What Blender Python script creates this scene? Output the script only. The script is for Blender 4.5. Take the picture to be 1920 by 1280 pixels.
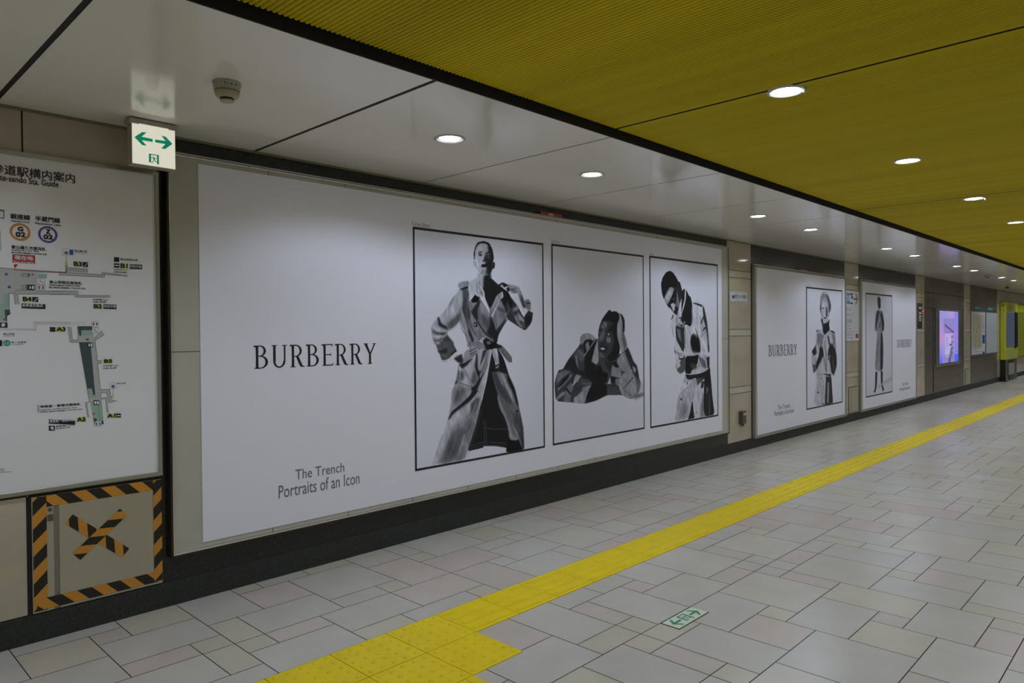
import bpy, math, random
import numpy as np
for _o in list(bpy.data.objects): bpy.data.objects.remove(_o)
SC = bpy.context.scene
COL = SC.collection
random.seed(7)
PI = math.pi

# ------------------------------------------------------------------ camera
# the corridor runs along +x, the long wall is the plane y = 0, the viewer stands at y = -3.84
FPX, YAW, PITCH, ROLL = 1335.27, 0.80270, -0.0116, -0.0085
DIST, EYE, H = 3.841, 1.399, 2.4365
HY = H + 0.036                       # underside of the yellow slatted ceiling
def _basis():
    cy, sy, cp, sp = math.cos(YAW), math.sin(YAW), math.cos(PITCH), math.sin(PITCH)
    f = np.array([sy*cp, cy*cp, sp]); r = np.array([cy, -sy, 0.0]); u = np.cross(r, f)
    c, s = math.cos(ROLL), math.sin(ROLL)
    return c*r+s*u, -s*r+c*u, f
_R, _U, _F = _basis()
cam = bpy.data.objects.new('camera', bpy.data.cameras.new('camera'))
COL.objects.link(cam); SC.camera = cam
cam.data.sensor_width = 36.0; cam.data.lens = 36.0*FPX/1920.0
cam.data.clip_start = 0.05; cam.data.clip_end = 200
from mathutils import Matrix, Vector
M = Matrix.Identity(4)
for i in range(3):
    M[i][0] = _R[i]; M[i][1] = _U[i]; M[i][2] = -_F[i]
M[0][3], M[1][3], M[2][3] = 0.0, -DIST, EYE
cam.matrix_world = M

# ------------------------------------------------------------------ world, exposure
w = bpy.data.worlds.new('world'); SC.world = w; w.use_nodes = True
w.node_tree.nodes['Background'].inputs[0].default_value = (0.6, 0.65, 0.7, 1)
w.node_tree.nodes['Background'].inputs[1].default_value = 0.02
SC.view_settings.view_transform = 'Standard'; SC.view_settings.look = 'None'
SC.view_settings.gamma = 1.0; SC.view_settings.use_curve_mapping = False
SC.view_settings.exposure = 0.72
LAMP_W = 15.8          # watts of each recessed downlight
LAMP_COL = (0.74, 0.83, 1.0)
LAMP_ANGLE = 152

def W(px, py, y=0.0):
    """point of the vertical plane y that is seen along this direction"""
    d = _F + _R*(px-960)/FPX - _U*(py-640)/FPX
    t = (y+DIST)/d[1]
    return (d[0]*t, EYE+d[2]*t)
def G(px, py, z=0.0):
    d = _F + _R*(px-960)/FPX - _U*(py-640)/FPX
    t = (z-EYE)/d[2]
    return (d[0]*t, -DIST+d[1]*t)

# ------------------------------------------------------------------ materials
def lin(c): return tuple(((v/255.0)/12.92 if v/255.0 <= 0.04045 else ((v/255.0+0.055)/1.055)**2.4) for v in c)
MATS = {}
def mat(name, col=(0.5,0.5,0.5), rough=0.5, metal=0.0, spec=0.5, emit=None, es=0.0, noise=None, attr=False, bump=None):
    """noise = (scale, amount, stretch xyz)"""
    if name in MATS: return MATS[name]
    m = bpy.data.materials.new(name); m.use_nodes = True
    nt = m.node_tree; b = nt.nodes['Principled BSDF']
    b.inputs['Base Color'].default_value = (*col, 1); b.inputs['Roughness'].default_value = rough
    b.inputs['Metallic'].default_value = metal; b.inputs['Specular IOR Level'].default_value = spec
    if emit:
        b.inputs['Emission Color'].default_value = (*emit, 1); b.inputs['Emission Strength'].default_value = es
    src = None
    if attr:
        a = nt.nodes.new('ShaderNodeAttribute'); a.attribute_name = 'Col'; src = a.outputs['Color']
        if emit: nt.links.new(src, b.inputs['Emission Color'])
    if noise:
        sc_, am, st = noise
        tc = nt.nodes.new('ShaderNodeTexCoord'); mp = nt.nodes.new('ShaderNodeMapping'); mp.inputs['Scale'].default_value = st
        nz = nt.nodes.new('ShaderNodeTexNoise'); nz.inputs['Scale'].default_value = sc_; nz.inputs['Detail'].default_value = 6
        nt.links.new(tc.outputs['Object'], mp.inputs[0]); nt.links.new(mp.outputs[0], nz.inputs[0])
        mr = nt.nodes.new('ShaderNodeMapRange'); mr.inputs[1].default_value = 0.3; mr.inputs[2].default_value = 0.7
        mr.inputs[3].default_value = 1-am; mr.inputs[4].default_value = 1+am
        nt.links.new(nz.outputs[0], mr.inputs[0])
        mx = nt.nodes.new('ShaderNodeVectorMath'); mx.operation = 'SCALE'
        if src: nt.links.new(src, mx.inputs[0])
        else: mx.inputs[0].default_value = col
        nt.links.new(mr.outputs[0], mx.inputs[3]); src = mx.outputs[0]
        if bump:
            bp = nt.nodes.new('ShaderNodeBump'); bp.inputs['Strength'].default_value = bump; bp.inputs['Distance'].default_value = 0.002
            nt.links.new(nz.outputs[0], bp.inputs['Height']); nt.links.new(bp.outputs[0], b.inputs['Normal'])
    if src: nt.links.new(src, b.inputs['Base Color'])
    MATS[name] = m
    return m

m_ceil   = mat('white_enamel_ceiling', (0.88,0.85,0.79), 0.135, spec=0.65, noise=(0.7,0.03,(1,1,1)))
m_gap    = mat('dark_joint', (0.012,0.012,0.012), 0.8)
m_slat   = mat('yellow_slat', (0.46,0.375,0.022), 0.5, spec=0.12, attr=True)
m_beige  = mat('beige_stone', (0.505,0.44,0.335), 0.07, noise=(1.6,0.10,(1,1,2.5)))
m_band   = mat('pale_stone_band', (0.56,0.53,0.43), 0.10, noise=(3,0.06,(1,1,1)))
m_dark   = mat('dark_granite', (0.012,0.014,0.012), 0.22, noise=(60,0.35,(1,1,1)))
m_base   = mat('flamed_granite', (0.022,0.0245,0.022), 0.55, noise=(90,0.45,(1,1,1)), bump=0.3)
m_steel  = mat('brown_steel', (0.19,0.175,0.15), 0.38, metal=0.6, noise=(3,0.15,(0.5,1,3)))
m_tile   = mat('floor_tile', (0.5,0.5,0.5), 0.30, noise=(5,0.045,(1,1,1)), attr=True)
m_grout  = mat('floor_grout', (0.055,0.048,0.075), 0.8)
m_yel    = mat('tactile_yellow', (0.86,0.66,0.004), 0.42, spec=0.22, noise=(9,0.05,(1,1,1)))

m_yeld   = mat('tactile_seam', (0.22,0.15,0.01), 0.7)
m_paper  = mat('poster_paper', (0.87,0.87,0.97), 0.42, noise=(1.1,0.015,(1,1,1)))
m_photo  = mat('photo_print', (0.5,0.5,0.5), 0.5, spec=0.22, attr=True)
m_ink    = mat('black_ink', (0.012,0.010,0.018), 0.4)
m_greyink= mat('grey_ink', (0.15,0.15,0.18), 0.5)
m_palei  = mat('pale_ink', (0.38,0.38,0.42), 0.5)
m_board  = mat('grey_enamel_board', (0.49,0.48,0.405), 0.30, noise=(2.5,0.07,(1,1,1)))
m_alu    = mat('aluminium', (0.42,0.42,0.37), 0.28, metal=0.75)
m_chrome = mat('chrome', (0.75,0.76,0.75), 0.12, metal=1.0)
m_bronze = mat('dark_bronze', (0.035,0.026,0.018), 0.35, metal=0.4)
m_white  = mat('white_paint', (0.78,0.78,0.77), 0.35)
m_black  = mat('black_plastic', (0.012,0.012,0.012), 0.4)
m_map    = mat('map_paper', (0.83,0.83,0.85), 0.16)
m_red    = mat('red_ink', (0.45,0.035,0.04), 0.4)
m_green  = mat('exit_green', (0.0,0.19,0.11), 0.4)
m_taneo  = mat('hazard_orange', (0.62,0.27,0.03), 0.40)
m_tapek  = mat('hazard_black', (0.010,0.010,0.009), 0.40)
m_hatch  = mat('beige_metal_door', (0.42,0.385,0.28), 0.35, noise=(2.2,0.06,(1,1,1)))
m_cream  = mat('aged_plastic', (0.46,0.41,0.26), 0.45)
m_kyel   = mat('kiosk_yellow', (0.60,0.62,0.03), 0.35, noise=(2,0.05,(1,1,1)))
m_kgrey  = mat('kiosk_grey', (0.10,0.10,0.095), 0.4)

# ------------------------------------------------------------------ mesh helper
class MB:
    def __init__(s): s.v=[]; s.f=[]; s.mi=[]; s.c=[]; s.sm=[]
    def add(s, vs, fs, mi=0, col=None, smooth=False):
        n=len(s.v); s.v+= [tuple(float(a) for a in q) for q in vs]
        for f in fs: s.f.append(tuple(n+i for i in f)); s.mi.append(mi); s.sm.append(smooth)
        s.c += [col or (0.5,0.5,0.5)]*len(vs)
        return s
    def box(s, x0,x1,y0,y1,z0,z1, mi=0, col=None):
        v=[(x,y,z) for z in (z0,z1) for y in (y0,y1) for x in (x0,x1)]
        return s.add(v,[(0,2,3,1),(4,5,7,6),(0,1,5,4),(1,3,7,5),(3,2,6,7),(2,0,4,6)],mi,col)
    def wpoly(s, pts, y, mi=0, col=None):
        """flat polygon on a plane y facing the corridor (-y); pts = (x,z)"""
        a=sum(pts[i][0]*pts[(i+1)%len(pts)][1]-pts[(i+1)%len(pts)][0]*pts[i][1] for i in range(len(pts)))
        if a<0: pts=pts[::-1]
        return s.add([(x,y,z) for x,z in pts],[tuple(range(len(pts)))],mi,col)
    def wrect(s,x0,x1,z0,z1,y,mi=0,col=None): return s.wpoly([(x0,z0),(x1,z0),(x1,z1),(x0,z1)],y,mi,col)
    def fpoly(s, pts, z, mi=0, col=None):
        a=sum(pts[i][0]*pts[(i+1)%len(pts)][1]-pts[(i+1)%len(pts)][0]*pts[i][1] for i in range(len(pts)))
        if a<0: pts=pts[::-1]
        return s.add([(x,y,z) for x,y in pts],[tuple(range(len(pts)))],mi,col)
    def line(s, pts, wd, y, mi=0):
        for (a,b) in zip(pts[:-1],pts[1:]):
            dx,dz=b[0]-a[0],b[1]-a[1]; L=math.hypot(dx,dz) or 1; nx,nz=-dz/L*wd/2,dx/L*wd/2; ex,ez=dx/L*wd/2,dz/L*wd/2
            s.wpoly([(a[0]+nx-ex,a[1]+nz-ez),(b[0]+nx+ex,b[1]+nz+ez),(b[0]-nx+ex,b[1]-nz+ez),(a[0]-nx-ex,a[1]-nz-ez)],y,mi)
        return s
    def ring(s,cx,cz,r0,r1,y,mi=0,n=40):
        for i in range(n):
            a,b=2*PI*i/n,2*PI*(i+1)/n
            s.wpoly([(cx+r0*math.cos(a),cz+r0*math.sin(a)),(cx+r1*math.cos(a),cz+r1*math.sin(a)),(cx+r1*math.cos(b),cz+r1*math.sin(b)),(cx+r0*math.cos(b),cz+r0*math.sin(b))],y,mi)
        return s
    def disc(s,cx,cz,r,y,mi=0,n=28): return s.wpoly([(cx+r*math.cos(2*PI*i/n),cz+r*math.sin(2*PI*i/n)) for i in range(n)],y,mi)
    def lathe(s,cx,cy,prof,mi=0,n=32,smooth=True,cap0=False,cap1=False):
        v=[(cx+r*math.cos(2*PI*i/n),cy+r*math.sin(2*PI*i/n),z) for r,z in prof for i in range(n)]
        f=[(j*n+i,j*n+(i+1)%n,(j+1)*n+(i+1)%n,(j+1)*n+i) for j in range(len(prof)-1) for i in range(n)]
        s.add(v,f,mi,None,smooth)
        if cap0: s.add(v[:n],[tuple(range(n))],mi)
        if cap1: s.add(v[-n:],[tuple(range(n))],mi)
        return s
    def cyl(s,a,b,r,mi=0,n=16):
        a=Vector(a); b=Vector(b); d=(b-a).normalized(); t=d.orthogonal().normalized(); u=d.cross(t)
        v=[tuple(p+t*r*math.cos(2*PI*i/n)+u*r*math.sin(2*PI*i/n)) for p in (a,b) for i in range(n)]
        f=[(i,(i+1)%n,n+(i+1)%n,n+i) for i in range(n)]
        s.add(v,f,mi,None,True); s.add(v[:n],[tuple(range(n))[::-1]],mi); s.add(v[n:],[tuple(range(n))],mi); return s
    def build(s, name, mats, parent=None, bevel=0, origin=None):
        me=bpy.data.meshes.new(name)
        ox,oy,oz = origin or (0,0,0)
        me.from_pydata([(x-ox,y-oy,z-oz) for x,y,z in s.v],[],s.f)
        if not isinstance(mats,(list,tuple)): mats=[mats]
        for m in mats: me.materials.append(m)
        me.polygons.foreach_set('material_index', s.mi); me.polygons.foreach_set('use_smooth', s.sm)
        ca=me.color_attributes.new('Col','FLOAT_COLOR','POINT')
        ca.data.foreach_set('color', np.array([(*c,1.0) for c in s.c],dtype=np.float32).ravel())
        me.update()
        o=bpy.data.objects.new(name,me); COL.objects.link(o)
        if parent is not None:
            o.parent=parent
            o.location = (ox-parent_world(parent)[0], oy-parent_world(parent)[1], oz-parent_world(parent)[2])
        else: o.location=(ox,oy,oz)
        if bevel:
            b=o.modifiers.new('bevel','BEVEL'); b.width=bevel; b.segments=2; b.limit_method='ANGLE'
        return o
def parent_world(p):
    x=y=z=0
    while p is not None:
        x+=p.location[0]; y+=p.location[1]; z+=p.location[2]; p=p.parent
    return (x,y,z)
def tag(o,label=None,cat=None,group=None,kind=None):
    if label: o['label']=label
    if cat: o['category']=cat
    if group: o['group']=group
    if kind: o['kind']=kind
    return o
def thing(name,loc,label,cat,group=None):
    o=bpy.data.objects.new(name,None); COL.objects.link(o); o.location=loc; o.empty_display_size=0.1
    return tag(o,label,cat,group)
def struct(name,mb,mats,parent=None,**k):
    o=mb.build(name,mats,parent,**k)
    if parent is None: o['kind']='structure'
    return o

# ------------------------------------------------------------------ lettering
_TC={}
def glyphs(body):
    if body in _TC: return _TC[body]
    c=bpy.data.curves.new('t','FONT'); c.body=body; c.resolution_u=3
    o=bpy.data.objects.new('t',c); COL.objects.link(o)
    dg=bpy.context.evaluated_depsgraph_get(); dg.update()
    me=bpy.data.meshes.new_from_object(o.evaluated_get(dg))
    vs=[(v.co.x,v.co.y) for v in me.vertices]; fs=[tuple(p.vertices) for p in me.polygons]
    bpy.data.objects.remove(o); bpy.data.curves.remove(c); bpy.data.meshes.remove(me)
    _TC[body]=(vs,fs); return vs,fs
def text(mb,body,x0,x1,z0,z1,y,mi=0,bold=0.0,axis='wall',rot=0):
    vs,fs=glyphs(body)
    if not vs: return
    ax=min(v[0] for v in vs); bx=max(v[0] for v in vs); ay=min(v[1] for v in vs); by=max(v[1] for v in vs)
    offs=[(0,0)] if not bold else [(0,0),(bold,0),(0,bold),(bold,bold)]
    for k,(dx,dz) in enumerate(offs):
        P=[]
        for a,b in vs:
            u=(a-ax)/(bx-ax or 1); v=(b-ay)/(by-ay or 1)
            if rot: u,v = v,1-u                      # reads downwards
            P.append((x0+u*(x1-x0)+dx, y-0.00004*k, z0+v*(z1-z0)+dz))
        mb.add(P,fs,mi)
def textpx(mb,body,lb,rt,y,mi=0,bold=0.0):
    a=W(lb[0],lb[1],y); b=W(rt[0],rt[1],y)
    text(mb,body,a[0],b[0],a[1],b[1],y,mi,bold)

# flared roman capitals of the big heading, unit height
def _arc(cx,cy,rx,ry,tx,ty,a0,a1,n=14):
    o=[(cx+rx*math.cos(a0+(a1-a0)*i/n),cy+ry*math.sin(a0+(a1-a0)*i/n)) for i in range(n+1)]
    q=[(cx+(rx-tx)*math.cos(a0+(a1-a0)*i/n),cy+(ry-ty)*math.sin(a0+(a1-a0)*i/n)) for i in range(n+1)]
    return [[o[i],o[i+1],q[i+1],q[i]] for i in range(n)]
_S=[[(0.0,0.0),(0.25,0.0),(0.25,0.022),(0.19,0.05),(0.07,0.05),(0.0,0.022)],[(0.07,0.04),(0.19,0.04),(0.185,0.5),(0.19,0.96),(0.07,0.96),(0.08,0.5)]]
_ST=[[(-0.03,0.96),(0.0,0.93),(0.19,0.95),(0.25,1.0),(0.0,1.0)]]
GL={
 'B':(0.70,_S+_ST+[[(0.1,0.955),(0.28,0.955),(0.28,1.0),(0.1,1.0)],[(0.1,0.52),(0.3,0.52),(0.3,0.56),(0.1,0.56)],[(0.1,0.0),(0.3,0.0),(0.3,0.045),(0.1,0.045)]]+_arc(0.26,0.76,0.27,0.24,0.105,0.045,-PI/2,PI/2)+_arc(0.28,0.28,0.34,0.28,0.12,0.045,-PI/2,PI/2)),
 'U':(0.78,[[(0.07,0.3),(0.19,0.3),(0.185,0.97),(0.075,0.97)],[(0.57,0.3),(0.64,0.3),(0.645,0.97),(0.57,0.97)],[(0.0,1.0),(0.02,0.965),(0.24,0.965),(0.26,1.0)],[(0.48,1.0),(0.50,0.965),(0.71,0.965),(0.73,1.0)]]+_arc(0.355,0.31,0.285,0.31,0.10,0.06,PI,2*PI)),
 'R':(0.70,_S+_ST+[[(0.1,0.955),(0.28,0.955),(0.28,1.0),(0.1,1.0)],[(0.15,0.46),(0.3,0.46),(0.3,0.50),(0.15,0.50)],[(0.27,0.48),(0.39,0.50),(0.60,0.06),(0.70,0.03),(0.70,0.0),(0.52,0.0),(0.46,0.06)]]+_arc(0.27,0.73,0.29,0.27,0.105,0.045,-PI/2,PI/2)),
 'E':(0.60,_S+_ST+[[(0.1,0.955),(0.50,0.955),(0.53,0.87),(0.55,0.87),(0.55,1.0),(0.1,1.0)],[(0.15,0.49),(0.43,0.49),(0.44,0.43),(0.46,0.43),(0.46,0.60),(0.44,0.60),(0.43,0.535),(0.15,0.535)],[(0.1,0.0),(0.56,0.0),(0.59,0.14),(0.57,0.14),(0.53,0.05),(0.1,0.05)]]),
 'Y':(0.66,[[(0.27,0.04),(0.39,0.04),(0.385,0.5),(0.275,0.5)],[(0.2,0.0),(0.46,0.0),(0.46,0.022),(0.39,0.05),(0.27,0.05),(0.2,0.022)],[(0.02,0.97),(0.17,0.97),(0.38,0.48),(0.275,0.48)],[(0.56,0.97),(0.64,0.97),(0.385,0.48),(0.33,0.52)],[(-0.03,1.0),(-0.01,0.965),(0.21,0.965),(0.23,1.0)],[(0.47,1.0),(0.49,0.965),(0.68,0.965),(0.70,1.0)]]),
}
def heading(mb,word,x0,x1,z0,z1,y,mi=0):
    tot=sum(GL[c][0] for c in word)+0.09*(len(word)-1); sx=(x1-x0)/tot; sz=z1-z0; cx=x0
    for c in word:
        wd,pl=GL[c]
        for i,p in enumerate(pl): mb.wpoly([(cx+a*sx,z0+b*sz) for a,b in p],y-0.00003*(i%7),mi)
        cx+=(wd+0.09)*sx
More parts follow.
